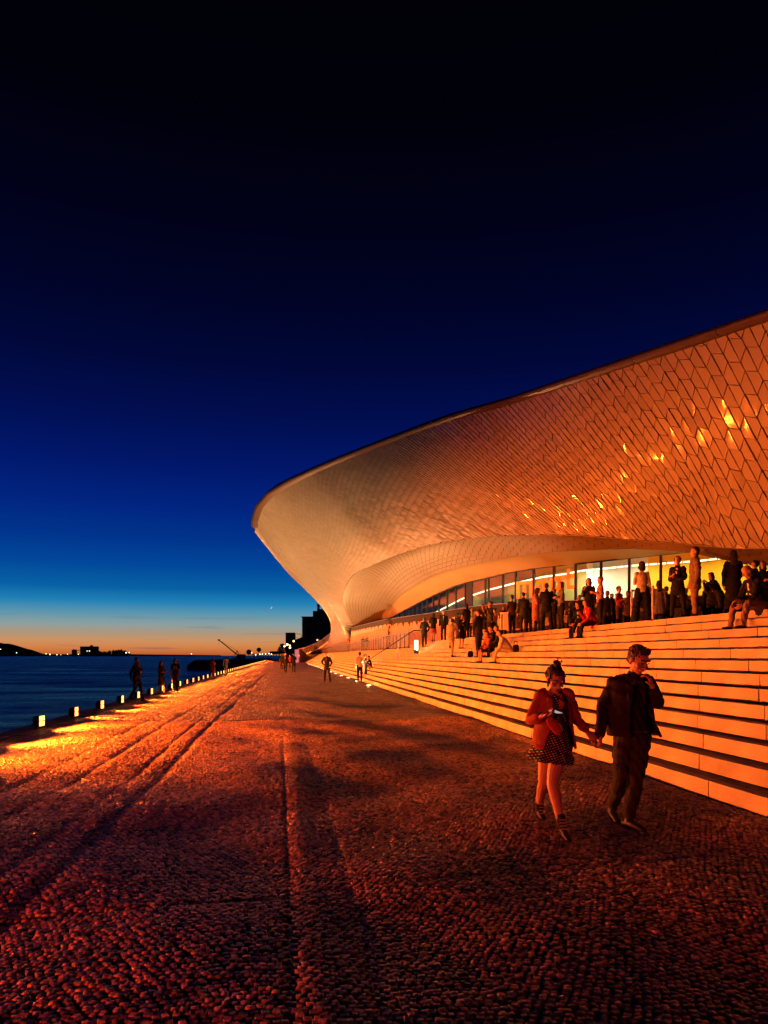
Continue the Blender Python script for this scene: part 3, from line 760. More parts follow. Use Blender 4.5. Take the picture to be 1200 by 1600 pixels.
# interior: back wall, floor, ceiling, light strip
def inset(Cv, d, z=0):
    out = []
    for i in range(len(Cv)):
        t = Cv[min(i + 1, len(Cv) - 1)] - Cv[max(i - 1, 0)]; n = np.array([-t[1], t[0], 0]); n = n / (np.linalg.norm(n) + 1e-9)
        if n @ np.array(inw) < 0: n = -n
        out.append(Cv[i] + n * d + np.array([0, 0, z]))
    return np.array(out)
def strip_mesh(A, B, name, m, **k):
    n = len(A); V = [tuple(Vector(p) - MO) for p in A] + [tuple(Vector(p) - MO) for p in B]
    return pyd(name, V, [(i, i + 1, n + i + 1, n + i) for i in range(n - 1)], m, mus, True, **k)
wb, wt = inset(CB_, 3.2, -1.6), inset(CT_, 3.2, 1.6)
ks_ = int(ng * .18)
iw_split = int(on_curve(CB_, 1000))  # the window glow's change of tone is put into the wall colours
strip_mesh(wb[:iw_split + 1], wt[:iw_split + 1], 'interior_wall', M_YELL, label='saturated yellow interior wall')
iw2 = int(on_curve(CB_, 868)); M_OLIVE = mat('olive_wall', (.30, .24, .10), .8, vary=.1, vscale=.5)
strip_mesh(wb[iw_split:iw2 + 1], wt[iw_split:iw2 + 1], 'interior_wall', M_WHITE, label='white interior wall')
strip_mesh(np.vstack([wb[iw2:], CB_[-1:] + [0, 0, -1.6]]), np.vstack([wt[iw2:], CT_[-1:] + [0, 0, 1.6]]), 'interior_wall', M_OLIVE, label='interior wall with the dim olive window glow in its colour')
strip_mesh(inset(CB_, 0.02, -.02), wb, 'interior_floor', M_FLOORP)
strip_mesh(inset(CT_, 0.02, .05), wt, 'interior_ceiling', M_WHITE)
stp = [(1230, 864, .0), (1181, 870, 0), (1147, 871.5, 0), (1099, 876.5, 0), (1040, 880, 0), (987, 884, 0), (901, 892, 0), (865, 896.5, 0), (825, 901.5, 0), (775, 912, 0), (737, 922, 0), (700, 935, 0), (660, 957, 0)]
ins_c = inset(CB_, 1.1)
st = MB(); pv = None
for (px, py, _) in stp:
    tb = on_curve(CB_, px); p = cread(ins_c, tb); Z = p.x * ST + p.y * CT; X = p.x * CT - p.y * ST
    px2 = 600 + FP * X / Z
    p = Vector((p.x, p.y, EYE + (1024 - py) * Z / FP))
    if pv is not None:
        n = max(3, int((p - pv).length / .35))
        for i in range(n):
            a, b = pv.lerp(p, (i + .08) / n), pv.lerp(p, (i + .92) / n); st.bar(a, b, .06, .075)
    pv = p
mbuild(st, 'light_strip', M_STRIP)
for px, w, c in ((1260, 105, (1, .85, .30)), (1170, 88, (1, .85, .28)), (1090, 78, (1, .85, .32)), (1010, 80, (1, .88, .5)), (930, 75, (.95, 1, .72)), (885, 140, (.92, 1, .86)), (845, 70, (1, .88, .38)), (790, 80, (1, .86, .34)), (730, 70, (1, .86, .34)), (680, 60, (1, .86, .34)), (645, 40, (1, .86, .34))):
    tb = on_curve(CB_, px); p = (cread(inset(CB_, 1.7), tb) + cread(inset(CT_, 1.7), tb)) / 2 + Vector((0, 0, .9))
    light('AREA', 'ceiling_lamp', p - MO, c, w, mus, 1.2, (0.1, .1, -1))
# upward spots without fixtures outside the foot of the glass, washing the soffit
for px, w in ((1100, 60), (1000, 60), (900, 60), (800, 50), (720, 45), (660, 45)):
    tb = on_curve(CB_, px); p = cread(inset(CB_, -.5), tb) + Vector((0, 0, .1))
    light('SPOT', 'soffit_wash', p - MO, (1, .66, .22), w * 1.3, mus, .3, (-.25, -.35, 1), 150, .8)

# the museum word on the panes
def glyphs():
    # each letter: list of closed strips drawn in a unit box (x 0..1, y 0..1)
    def rect(x0, y0, x1, y1): return [(x0, y0), (x1, y0), (x1, y1), (x0, y1)]
    m = [rect(0, 0, .2, 1), rect(.4, 0, .6, .8), rect(.8, 0, 1, 1), rect(.2, .8, .8, 1)]
    def ring(cx, cy, ro, ri, sx, n=28):
        return [[(cx + math.cos(a) * ro * sx, cy + math.sin(a) * ro), (cx + math.cos(b) * ro * sx, cy + math.sin(b) * ro), (cx + math.cos(b) * ri * sx, cy + math.sin(b) * ri), (cx + math.cos(a) * ri * sx, cy + math.sin(a) * ri)]
                for a, b in [(2 * math.pi * k / n, 2 * math.pi * (k + 1) / n) for k in range(n)]]
    a = ring(.45, .48, .50, .20, .9) + [rect(.72, 0, 1, 1)]
    t = [rect(.3, 0, .6, 1.28), rect(0, .68, 1, .95), rect(.6, 0, .98, .24)]
    return m, a, t
gm, ga, gt_ = glyphs()
M_LET = mat('letter_film', (0.95, 0.46, 0.14), 0.6)
M_LET.node_tree.nodes['Principled BSDF'].inputs['Transmission Weight'].default_value = 0
def letter(gl, px0, px1, pyb, pyt, px_q):
    tb0, tb1 = on_curve(CB_, px0), on_curve(CB_, px1); A, B = cread(CB_, tb0), cread(CB_, tb1)
    ZA, ZB = A.x * ST + A.y * CT, B.x * ST + B.y * CT
    def hz(py, Z): return EYE + (1024 - py) * Z / FP
    zb0, zt0 = hz(pyb + .9, ZA), hz(pyt + 1.2, ZA)
    zb1, zt1 = hz(pyb - .9, ZB), hz(pyt - 1.2, ZB)
    m_ = MB(); outw = -inw * .05
    for poly in gl:
        front, back = [], []
        for x, y in poly:
            b = A.lerp(B, x); z = (zb0 + (zb1 - zb0) * x) * (1 - y) + (zt0 + (zt1 - zt0) * x) * y
            p = Vector((b.x, b.y, z)) + outw; front.append(p); back.append(p + inw * .012)
        n = len(front); m_.add(front + back, [tuple(range(n)), tuple(range(n, 2 * n))[::-1]] + [(i, (i + 1) % n, n + (i + 1) % n, n + i) for i in range(n)])
    return mbuild(m_, 'letter', M_LET)
letter(gm, 807, 832.5, 935, 908, 0); letter(ga, 836, 856, 929, 904, 0); letter(ga, 859.5, 879, 925, 900, 0); letter(gt_, 881, 897.6, 921, 896, 0)

# ledge under the glass and the tiled low wall below it
lt = ccurve(gbot + [(553, 981, .0975)], 120)
ld = MB()
def ledge_profile(i):
    p = lt[i]; t = lt[min(i + 1, 120)] - lt[max(i - 1, 0)]; n = np.array([t[1], -t[0], 0]); n = n / np.linalg.norm(n)
    if n @ np.array(inw) > 0: n = -n
    return [p + n * .0, p + n * .5 + [0, 0, -.0], p + n * .5 + [0, 0, -.10], p + n * .42 + [0, 0, -.12], p + n * .42 + [0, 0, -.48], p + [0, 0, -.48]]
prof = [ledge_profile(i) for i in range(121)]
V = [v for pr in prof for v in pr]; ld.add(V, [(i * 6 + k, i * 6 + (k + 1) % 6, (i + 1) * 6 + (k + 1) % 6, (i + 1) * 6 + k) for i in range(120) for k in range(6)])
mbuild(ld, 'ledge', mat('ledge_paint', (.022, .017, .014), .85))
le = MB()
for i in range(0, 119, 2): le.bar(prof[i][1] + np.array([0, 0, .02]), prof[i + 2][1] + np.array([0, 0, .02]), .05, .04)
mbuild(le, 'ledge_trim', M_STEEL)
# low wall, leaning, clad with the same tiles
LW = np.zeros((121, 5, 3))
for i in range(121):
    top = prof[i][4]; t = lt[min(i + 1, 120)] - lt[max(i - 1, 0)]; n = np.array([t[1], -t[0], 0]); n = n / np.linalg.norm(n)
    if n @ np.array(inw) > 0: n = -n
    px = 600 + FP * (top[0] * CT - top[1] * ST) / (top[0] * ST + top[1] * CT)
    fl = H13 if top[1] < 48 else H11
    for j in range(5): LW[i, j] = top * (1 - j / 4) + np.array([top[0] + n[0] * .25, top[1] + n[1] * .25, fl - .02]) * (j / 4)
LG = densify(LW, 120, 8)
sheet(LG, 'low_wall_backing', M_BACK, 0)
M_WTILE = island_rand(mat('wall_tile', (.50, .36, .24), .6, vary=.1, randobj=.08, vscale=1), 'wall_tile_field')
def wall_tiles():
    V, F = [], []; al = [0]
    for i in range(1, 121): al.append(al[-1] + np.linalg.norm(LG[i, 4] - LG[i - 1, 4]))
    L = al[-1]; w = .42; x = 0; i = 0
    while x < L + 2:
        for j in range(-1, 7):
            def sb(jj, side): return (jj + (-.27 * i) % 2 + ((.27 if side == 0 else -.27) if (i + jj) % 2 else 0)) * .42
            C = [(x, sb(j, 0)), (x + w, sb(j, 1)), (x + w, sb(j + 1, 1)), (x, sb(j + 1, 0))]
            ps = []; bad = False
            c0 = (sum(c[0] + KAP * c[1] for c in C) / 4, sum(c[1] for c in C) / 4)
            for lay in range(2):
                for n_, (a, b) in enumerate(C):
                    a = a + KAP * b; a = c0[0] + (a - c0[0]) * .93; b = c0[1] + (b - c0[1]) * .95
                    if a < 0 or a > L: bad = True; break
                    ai = np.interp(a, al, np.arange(121)); H = np.linalg.norm(LG[int(ai), 0] - LG[int(ai), -1]); v = b / H
                    if c0[1] > H or c0[1] < 0: bad = True; break
                    n = gnorm(LG, ai, min(max(v, .02), .98)); n = n if n @ np.array(inw) < 0 else -n
                    ps.append(gread(LG, ai, min(max(v, .003), .997)) + n * (-.01 if not lay else .02 + (.02 if n_ in (1, 2) else 0)))
                if bad: break
            if bad: continue
            q = len(V); V += [p - np.array(MO) for p in ps]; F += [tuple(q + z for z in f) for f in [(4, 5, 6, 7), (0, 1, 5, 4), (1, 2, 6, 5), (2, 3, 7, 6), (3, 0, 4, 7)]]
        x += w; i += 1
    pyd('wall_tiles', V, F, M_WTILE, mus, kind='stuff')
wall_tiles()

# ------------------------------------------------------------------ balustrade on the terrace edge
bal = empty('balustrade', (8.6, 60, H11), label='glass balustrade with thin posts along the far terrace edge', cat='balustrade')
s = 51.0; prev = None; k = 0
rail = MB()
while s < 175:
    p = MB(); p.box((0, s - 60, .56), (.05, .05, 1.12)); p.build('post', M_DARKM, bal)
    if s + 1.9 < 176:
        g = MB(); g.box((0, s - 60 + .95, .56), (.016, 1.78, .92)); g.build('glass_panel', M_BGLASS, bal)
    s += 1.9
rail.bar((0, -9, 1.15), (0, 115, 1.15), .06, .05); rail.build('top_rail', M_STEEL, bal)
hr = empty('handrail', (5, 48, 0), label='thin metal handrail sloping down the far end of the steps', cat='handrail')
m_ = MB(); a = at_u(575, 5.15, 0); ss_ = 47.5
pts = [(4.7, ss_, 1.02), (5.0, ss_, 1.12), (8.4, ss_ + .5, H11 + 1.12), (9.3, ss_ + .6, H11 + 1.16)]
m_.tube([(p[0] - 5, p[1] - 48, p[2]) for p in pts], .028, 8); m_.build('rail', M_DARKM, hr)
for u_, zt_, zb_ in ((5.05, 1.13, RISE), (6.2, 1.86, RISE * 4), (7.35, 2.55, RISE * 7), (8.45, H11 + 1.1, RISE * 10), (9.25, H11 + 1.1, H11)):
    m_ = MB(); m_.bar((u_ - 5, (ss_ - 48) + (u_ - 5) * .14, zb_), (u_ - 5, (ss_ - 48) + (u_ - 5) * .14, zt_), .035); m_.build('post', M_STEEL, hr)

# ------------------------------------------------------------------ ramp beside the shell foot
rp = empty('footbridge', (6, 120, 0), label='pale curved footbridge ramp with a thin rail beyond the foot of the shell', cat='footbridge'); RO = Vector((6, 120, 0))
rc = ccurve([(524, 981, .130), (519, 987, .134), (510, 994.5, .140), (496, 1004, .150), (477, 1011.5, .162), (466, 1014, .168)], 40)
def rel(p): return Vector(p) - RO
m_ = MB()
for i in range(40): m_.bar(rel(rc[i]), rel(rc[i + 1]), .12, .10)
m_.build('rail', M_STEEL, rp)
m_ = MB()
for i in range(40):
    a, b = rel(rc[i]), rel(rc[i + 1]); h = 1.15 + .5 * i / 40
    m_.add([a, b, b - Vector((0, 0, h)), a - Vector((0, 0, h))], [(0, 1, 2, 3)])
m_.build('glass_panel', M_BGLASS, rp)
m_ = MB()
for i in range(40):
    a, b = rel(rc[i]), rel(rc[i + 1]); h = 1.15 + .5 * i / 40; w = Vector((7.5, 4, 0)); a = a - Vector((0, 0, h)); b = b - Vector((0, 0, h)); t = Vector((0, 0, .35))
    m_.add([a, b, b + w, a + w, a - t, b - t, b + w - t, a + w - t], [(0, 1, 2, 3), (4, 7, 6, 5), (0, 4, 5, 1), (2, 6, 7, 3)])
m_.build('deck', M_WHITE, rp)
m_ = MB()
for i in range(0, 41, 5): m_.bar(rel(rc[i]), rel(rc[i]) - Vector((0, 0, 1.2)), .06)
m_.build('rail_post', M_STEEL, rp, kind='stuff')
ab = empty('abutment_wall', at_u(476, 4.6, 0), label='low lit concrete wall under the end of the footbridge', cat='wall')
m_ = MB(); A0 = gnd(468, 1035.2); A1 = gnd(484, 1033.8); lo = ab.location
a, b = Vector(A0) - lo, Vector(A1) - lo
m_.add([a, b, b + Vector((0, 0, .9)), a + Vector((0, 0, 3.0)), a + Vector((.5, 1.5, 0)), b + Vector((.5, 1.5, 0)), b + Vector((.5, 1.5, .9)), a + Vector((.5, 1.5, 3.0))],
       [(0, 1, 2, 3), (4, 7, 6, 5), (0, 3, 7, 4), (1, 5, 6, 2), (3, 2, 6, 7)])
m_.build('wall_face', M_STONE, ab); 
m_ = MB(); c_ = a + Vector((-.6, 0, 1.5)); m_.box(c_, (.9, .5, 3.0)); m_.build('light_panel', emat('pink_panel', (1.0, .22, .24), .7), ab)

# ------------------------------------------------------------------ far things
def bld(name, label, cat, px0, px1, pyt, pyb, q, depth, m=M_SIL, **k):
    A, B = P(px0, pyb, q), P(px1, pyb, q); top = EYE + (1024 - pyt) * q
    r = empty(name, (A + B) / 2, math.atan2(B.y - A.y, B.x - A.x), label=label, cat=cat, **k); r.location.z = min(A.z, 0)
    W = (B - A).length; Hh = top - r.location.z
    mb = MB(); mb.box((0, depth / 2, Hh / 2), (W, depth, Hh)); mb.build('wall', m, r)
    return r, W, Hh
# power station
q = .35
ps, Wp, Hp = bld('power_station', 'dark brick power station standing behind the foot of the shell', 'power station', 472, 536, 964, 1024, q, 40, M_DARKB)
mb = MB(); mb.box((0, -.2, Hp), (Wp + .8, 1.0, .5)); mb.build('cornice', M_DARKB, ps)
mb = MB(); mb.box((0, -.15, Hp * .83), (Wp + .3, .6, .35)); mb.build('string_course', M_DARKB, ps)
mb = MB(); mb.box((3.2, 6, Hp + 1.6), (17, 12, 3.4)); mb.box((4.2, 6, Hp + 3.8), (14.6, 11, 1.2)); mb.build('roof_block', M_SIL, ps)
mb = MB(); mb.box((-2.6, 4, Hp + 5.2), (1.2, 1.3, 2.4)); mb.ball((-2.6, 4, Hp + 6.6), .95); mb.build('finial', M_SIL, ps)
M_TRIM = mat('masonry_trim', (.16, .11, .09), .8)
for x in (-8.0, -4.0, .2, 4.4, 8.6):
    for z, h in ((2.5, 4.5), (8.5, 4.5), (14, 3.2)):
        f = MB(); f.box((x, -.12, z + h + .25), (2.8, .3, .35)); f.box((x - 1.25, -.1, z + h / 2), (.3, .25, h)); f.box((x + 1.25, -.1, z + h / 2), (.3, .25, h)); f.box((x, -.12, z - .1), (3, .35, .25))
        w = f.build('window', M_TRIM, ps)
        g = MB(); g.box((x, -.02, z + h / 2), (2.2, .1, h)); g.build('pane', mat('dark_pane', (.01, .012, .015), .15), w)
mb = MB()
for k in range(9):
    a = math.pi * k / 8; b = math.pi * (k + 1) / 8
    if k < 8: mb.bar((.3 + 3.4 * math.cos(a), -.25, Hp - 5.4 + 3.2 * math.sin(a)), (.3 + 3.4 * math.cos(b), -.25, Hp - 5.4 + 3.2 * math.sin(b)), .35)
for x in (-5.5, 6.2): mb.box((x, -.25, Hp - 3), (.5, .3, 5.5))
mb.build('gable_trim', M_TRIM, ps)
M_WIN = emat('lit_window', (1, .62, .22), 1.6)
mb = MB(); mb.box((Wp * .26, -.3, 1.65 + 49 * q), (1.7, .3, 3.6)); mb.build('lit_window', M_WIN, ps)
mb = MB(); mb.box((-2.8, -.3, 1.65 + 24 * q), (1.0, .3, .7)); mb.build('lit_window', M_WIN, ps)
lr, a_, b_ = bld('low_building', 'dark low row of buildings in front of the power station', 'building', 458, 473, 1001, 1024, .42, 12, M_DARKB)
mb = MB(); mb.add([(-3.3, -.2, b_), (3.3, -.2, b_), (3.3, -.2, b_ + 2.6), (-3.3, 12, b_), (3.3, 12, b_), (3.3, 12, b_ + 2.6)], [(0, 1, 2), (5, 4, 3), (0, 2, 5, 3), (1, 4, 5, 2), (0, 3, 4, 1)]); mb.build('roof', M_SIL, lr)
tb_, Wt, Ht = bld('tower_block', 'plain dark block tower in the distance at the end of the promenade', 'tower', 446.2, 460, 989, 1024, .75, 12)
mb = MB(); mb.box((0, 4, Ht + .15), (Wt * 1.02, 10, .5)); mb.build('parapet', M_SIL, tb_)
# trees near the tower
def tree(px, pyt, q, wpx, label):
    b = P(px, 1024, q); b.z = 0; r = empty('tree', b, label=label, cat='tree'); H = EYE + (1024 - pyt) * q; w = wpx * q
    t = MB(); t.tube([(0, 0, 0), (.1, 0, H * .35), (0, .1, H * .7)], [H * .03, H * .022, H * .01], 7)
    for k in range(4):
        a = k * 1.7; t.tube([(0, 0, H * (.32 + .07 * k)), (math.cos(a) * w * .3, math.sin(a) * w * .3, H * (.55 + .08 * k))], [H * .012, H * .005], 5)
    t.build('trunk', M_SIL, r); c = MB()
    for k in range(420):
        a = random.uniform(0, 6.28); e = random.random() ** .5; z = random.uniform(.28, 1.0); rr = w * .5 * math.sin(math.pi * min(1, (z - .2) / .85)) ** .6 * e * (1 + .25 * math.sin(3 * a + z * 9))
        p = Vector((rr * math.cos(a), rr * math.sin(a), H * z)); s_ = H * .05 * random.uniform(.5, 1.3)
        d1 = Vector([random.gauss(0, 1) for _ in range(3)]).normalized() * s_; d2 = Vector([random.gauss(0, 1) for _ in range(3)]).normalized() * s_
        c.add([p - d1, p + d2, p + d1, p - d2], [(0, 1, 2, 3)])
    c.build('crown', M_FOL, r)
tree(441, 1006, .62, 11, 'dark bushy tree at the left foot of the distant tower'); tree(448, 1011, .55, 10, 'dark low tree in front of the distant tower')
tree(436.5, 1011, .6, 5, 'small narrow dark tree left of the distant tower'); tree(462, 1012, .5, 7, 'dark tree between the tower and the low buildings')
# street lamps
M_GLOW = emat('lamp_glow', (1, .62, .25), 6)
def street_lamp(px, py, q, label, glow=True, r_=.5):
    b = P(px, 1024, q); b.z = 0; h = EYE + (1024 - py) * q; r = empty('street_lamp', b, label=label, cat='street lamp', group='street lamps by the far road')
    m = MB(); m.tube([(0, 0, 0), (0, 0, h - .3)], [.12, .07], 8); m.build('pole', M_DARKM, r)
    m = MB(); m.bar((0, 0, h - .3), (-.9, 0, h), .1); m.box((-1.1, 0, h), (1.1, .4, .14)); m.build('arm', M_DARKM, r)
    if glow: m = MB(); m.ball((-1.1, 0, h - .25), r_, 10, 6); m.build('globe', M_GLOW, r)
street_lamp(451.5, 1006.5, .42, 'brightest street lamp glowing in front of the distant tower', r_=.75); street_lamp(447, 1009.2, .45, 'street lamp glowing left of the brightest one by the tower', r_=.6)
street_lamp(455.5, 1008, .44, 'upper of two street lamps glowing at the right base of the tower', r_=.5); street_lamp(456, 1011.3, .38, 'lower of two street lamps glowing at the right base of the tower', r_=.6)
street_lamp(462.2, 1001, .34, 'tall street lamp glowing over the low buildings', r_=.5)
street_lamp(470.8, 990.5, .22, 'tall unlit street lamp in front of the power station', False); street_lamp(465.5, 996.5, .28, 'unlit street lamp in front of the low buildings', False)

# far shore
def ridge(name, pts, q, m, depth, **k):
    V = []; A = []
    xs = np.linspace(pts[0][0], pts[-1][0], 160)
    for x in xs:
        y = np.interp(x, [p[0] for p in pts], [p[1] for p in pts])
        y -= (noise.noise(Vector((x * .25, 3.1, 0))) * 1.6 + noise.noise(Vector((x * .9, 7, 0))) * 1.3) * min(1, max(0, (1023 - y) / 4))
        f = P(x, 1024, q); bk = P(x, 1024, q + depth)
        h = EYE + (1024 - min(y, 1024.4)) * q
        V += [Vector((f.x, f.y, -2.4)), Vector((f.x, f.y, h * .55)), (f + bk) / 2 * 1 + Vector((0, 0, -EYE + h)), Vector((bk.x, bk.y, -2.4))]
    n = len(xs); F = [(i * 4 + j, i * 4 + j + 1, i * 4 + j + 5, i * 4 + j + 4) for i in range(n - 1) for j in range(3)]
    return pyd(name, V, F, m, smooth=True, **k)
ridge('hills', [(-900, 1005), (-500, 990), (-200, 996), (-40, 1001), (0, 1003), (12, 1004.5), (22, 1007), (40, 1012), (55, 1017), (66, 1021), (74, 1023.5)], 2.6, M_FOL, .3, kind='structure')
ridge('far_shore', [(60, 1021.6), (90, 1022), (150, 1022), (205, 1022), (240, 1022.6), (300, 1023.2), (345, 1023.7)], 2.8, M_SIL, .2, kind='structure')
Q = 2.5
sl_, Ws, Hs = bld('silo_building', 'dark square silo building with two lights on the far shore', 'silo', 125, 150, 1010, 1026, Q, 30)
mb = MB(); mb.ball((9, 12, Hs), (6.5, 6.5, 6), 14, 8); mb.build('dome', M_SIL, sl_)
mb = MB(); mb.box((-3, -1, Hs * .55), (3.4, 1, 2.6)); mb.box((6, -1, Hs * .55), (4.2, 1, 2.6)); mb.build('lit_window', emat('far_light_w', (.9, 1, .75), 2.2), sl_)
s2, a_, b_ = bld('shed', 'small dark shed left of the silo building on the far shore', 'shed', 112, 118, 1015.5, 1026, Q, 15)
mb = MB(); mb.add([(-7, -.5, b_), (7, -.5, b_), (0, -.5, b_ + 2.5), (-7, 15, b_), (7, 15, b_), (0, 15, b_ + 2.5)], [(0, 1, 2), (5, 4, 3), (0, 2, 5, 3), (1, 4, 5, 2)]); mb.build('roof', M_SIL, s2)
cv = empty('conveyor', P(121, 1024, Q), label='thin elevated conveyor joining the shed to the silo building', cat='conveyor')
mb = MB(); mb.bar(P(116, 1016, Q) - cv.location, P(127, 1016.4, Q) - cv.location, 2.0); mb.build('gallery', M_SIL, cv)
for j, (x, w, h) in enumerate([(156, 5, 5.5), (163, 6, 5), (170, 4, 6.5), (178, 7, 7), (186, 8, 8), (193, 6, 7), (152.5, 4, 7), (200, 4, 4)]):
    lab = ['dark quayside block first right of the silo', 'low dark shed between silo and tank farm', 'thin dark tank on the far shore', 'dark tank cluster on the far shore',
           'widest dark tank cluster on the far shore', 'dark block at the right end of the tank cluster', 'narrow dark annex touching the silo building', 'low dark shed beside two bright far shore lights'][j]
    r, a_, b_ = bld('industrial_block', lab, 'industrial building', x - w / 2, x + w / 2, 1024 - h, 1026, Q, 14)
    mb = MB()
    for t in range(3): mb.ball((random.uniform(-.4, .4) * w * Q, 6, b_), (w * Q * .2, w * Q * .2, random.uniform(2, 5)), 8, 5)
    mb.build('roof_plant', M_SIL, r)
M_FL = [emat('shore_light_warm', (1, .6, .18), 5.0), emat('shore_light_pale', (.85, 1, .7), 5.0)]
for j, (x, y, s_, m, l) in enumerate([(72, 1021.5, 1.3, 0, 'warm light at the foot of the far hill'), (78, 1022.5, 1.6, 0, 'broad warm light on the shore right of the hill'), (89, 1023, 1.3, 0, 'yellow shore light between hill and shed'),
        (95, 1023.2, .8, 0, 'faint shore light left of the shed'), (105.5, 1022.2, 1.0, 0, 'yellow light just left of the shed'), (122.5, 1022.4, 1.1, 0, 'yellow light between shed and silo'), (26, 1020, 1.0, 1, 'pale light low on the dark hill'),
        (0.8, 1014.5, 1.0, 1, 'pale light on the hill at the left picture edge'), (197, 1020, 1.4, 1, 'left of two pale lights right of the tank cluster'), (202, 1019.6, 1.3, 1, 'right of two pale lights right of the tank cluster'), (299, 1021.6, 1.1, 1, 'lone bright ship light on the horizon')]):
    b = P(x, y, Q - .02); r = empty('shore_light', b, label=l, cat='light', group='lights on the far shore')
    mb = MB(); mb.ball((0, 0, 0), s_ * Q * .55, 10, 6); mb.build('lamp_globe', M_FL[m], r)
    mb = MB(); mb.tube([(0, 0, -2 - b.z if b.z < 60 else -40), (0, 0, 0)], .6, 6); mb.build('mast', M_SIL, r)
b = P(295.5, 1024, 2.3); r = empty('ship', (b.x, b.y, -2), label='tiny dark ship under the lone light on the horizon', cat='ship')
mb = MB(); mb.add([(-9, -2, 0), (9, -2, 0), (11, -2, 3), (-10, -2, 3), (-9, 2, 0), (9, 2, 0), (11, 2, 3), (-10, 2, 3)], [(0, 1, 2, 3), (7, 6, 5, 4), (3, 2, 6, 7), (0, 3, 7, 4), (1, 5, 6, 2)]); mb.build('hull', M_SIL, r)
mb = MB(); mb.box((4, 0, 4.5), (5, 3, 3)); mb.build('cabin', M_SIL, r)

# breakwater, crane, round markers
bw = empty('breakwater', P(350, 1024, .16), label='dark low breakwater jutting into the river beside the quay', cat='breakwater'); bw.location.z = -2; bo = bw.location
b1 = bmesh.new(); V = []
us_ = np.linspace(292, 425, 60)
rows = []
for x in us_:
    t = (x - 292) / 133; hh = (2.15 + .5 * t) * min(1, (x - 291) / 14) ** .5
    f, k_ = P(x, 1024, .155 + .02 * t), P(x, 1024, .19 + .05 * t)
    rows.append([Vector((f.x, f.y, -2.2)), f.lerp(k_, .2) * 1, f.lerp(k_, .8) * 1, Vector((k_.x, k_.y, -2.2))])
    n1 = noise.noise(Vector((x * .3, 0, 0))) * .18
    rows[-1][1].z = -2 + hh + n1; rows[-1][2].z = -2 + hh + .1 - n1
V = [v - bo for r in rows for v in r]; pyd('rock_mass', V, [(i * 4 + j, i * 4 + j + 1, i * 4 + j + 5, i * 4 + j + 4) for i in range(59) for j in range(3)] + [(0, 1, 2, 3)], mat('breakwater_rock', (.03, .028, .028), .9, bump=1, bscale=1.5), bw)
for j, (x, y, l) in enumerate([(318, 1042.5, 'small pale boat moored against the breakwater'), (372, 1029.5, 'small pale boat beside the crane base'), (381, 1032, 'low pale boat nearer than the crane')]):
    qq = 3.5 / (y + 1.4 - 1024) if j == 0 else .185; b = P(x, y, min(qq, .185)); r = empty('small_boat', (b.x, b.y, b.z - .35), .5, label=l, cat='boat', group='small boats by the breakwater')
    mb = MB(); mb.add([(-1.5, -.6, .55), (1.2, -.6, .55), (2.1, 0, .7), (1.2, .6, .55), (-1.5, .6, .55), (-1.3, -.35, 0), (1, -.35, 0), (1.5, 0, 0), (1, .35, 0), (-1.3, .35, 0)], [(0, 5, 6, 1), (1, 6, 7, 2), (2, 7, 8, 3), (3, 8, 9, 4), (4, 9, 5, 0), (5, 9, 8, 7, 6), (0, 1, 2, 3, 4)]); mb.build('hull', M_WHITE, r)
    mb = MB(); mb.box((-.2, 0, .8), (.9, .7, .5)); mb.build('cabin', M_DARKM, r)
q = .24
cb = P(377, 1029, q); cz = cb.z; cr_ = empty('crane', (cb.x, cb.y, cz - .6), label='dark crane with a long raised boom standing on the breakwater', cat='crane'); co_ = cr_.location
mb = MB(); mb.box((0, 0, 1.2), (3.2, 2.6, 2.0)); mb.box((0, 0, .1), (4, 3, .8)); mb.build('cab', M_SIL, cr_)
T = P(342, 1000, q) - co_; Bp = P(375, 1027, q) - co_; A_ = P(370.5, 1016.5, q) - co_; C1 = P(366.5, 1024, q) - co_; C2 = P(374, 1024, q) - co_
mb = MB(); mb.bar(Bp + Vector((0, .3, 0)), T, .28); mb.bar(Bp + Vector((0, -.3, .25)), T, .28)
for t in np.linspace(.05, .95, 16): mb.bar(Bp.lerp(T, t) + Vector((0, .25, 0)), Bp.lerp(T, min(1, t + .04)) + Vector((0, -.25, .2)), .1)
mb.box(T, (.9, .5, .5)); mb.build('boom', M_SIL, cr_)
mb = MB(); mb.bar(C1, A_, .22); mb.bar(C2, A_, .22); mb.bar(C2, P(376.5, 1022, q) - co_, .2); mb.build('mast', M_SIL, cr_)
mb = MB(); mb.bar(A_, T, .09); mb.bar(T, T - Vector((0, 0, 1.9)), .06); mb.build('cable', M_SIL, cr_)
M_BALL = mat('marker_paint', (.10, .03, .02), .7)
for (x, y, rr, qq, l) in ((389, 1019, 4.2, .26, 'larger dark round marker on a post left of the glowing lamp'), (404.5, 1015.3, 3.6, .25, 'smaller dark round marker standing higher against the orange sky')):
    b = P(x, y, qq); r = empty('round_marker', (b.x, b.y, -.1), label=l, cat='marker')
    mb = MB(); mb.tube([(0, -.12, b.z + .1), (0, .12, b.z + .1)], rr * qq, 24); mb.build('disc', M_BALL, r)
    mb = MB(); mb.tube([(0, 0, 0), (0, 0, b.z)], .07, 6); mb.build('post', M_SIL, r)
street_lamp(396, 1018.5, .27, 'glowing lamp beside the larger round marker', r_=.55)
pr = empty('pier', P(420, 1024, .3), label='low dark pier with a line of small lights beyond the quay end', cat='pier'); pr.location.z = -2; po = pr.location
mb = MB(); a, b = P(398, 1023.2, .32), P(452, 1019.6, .34); mb.bar(a - po, b - po, 4, .5); mb.box(P(433, 1019.3, .33) - po, (7.5, 4, 1.1)); mb.build('deck', M_SIL, pr)
mb = MB()
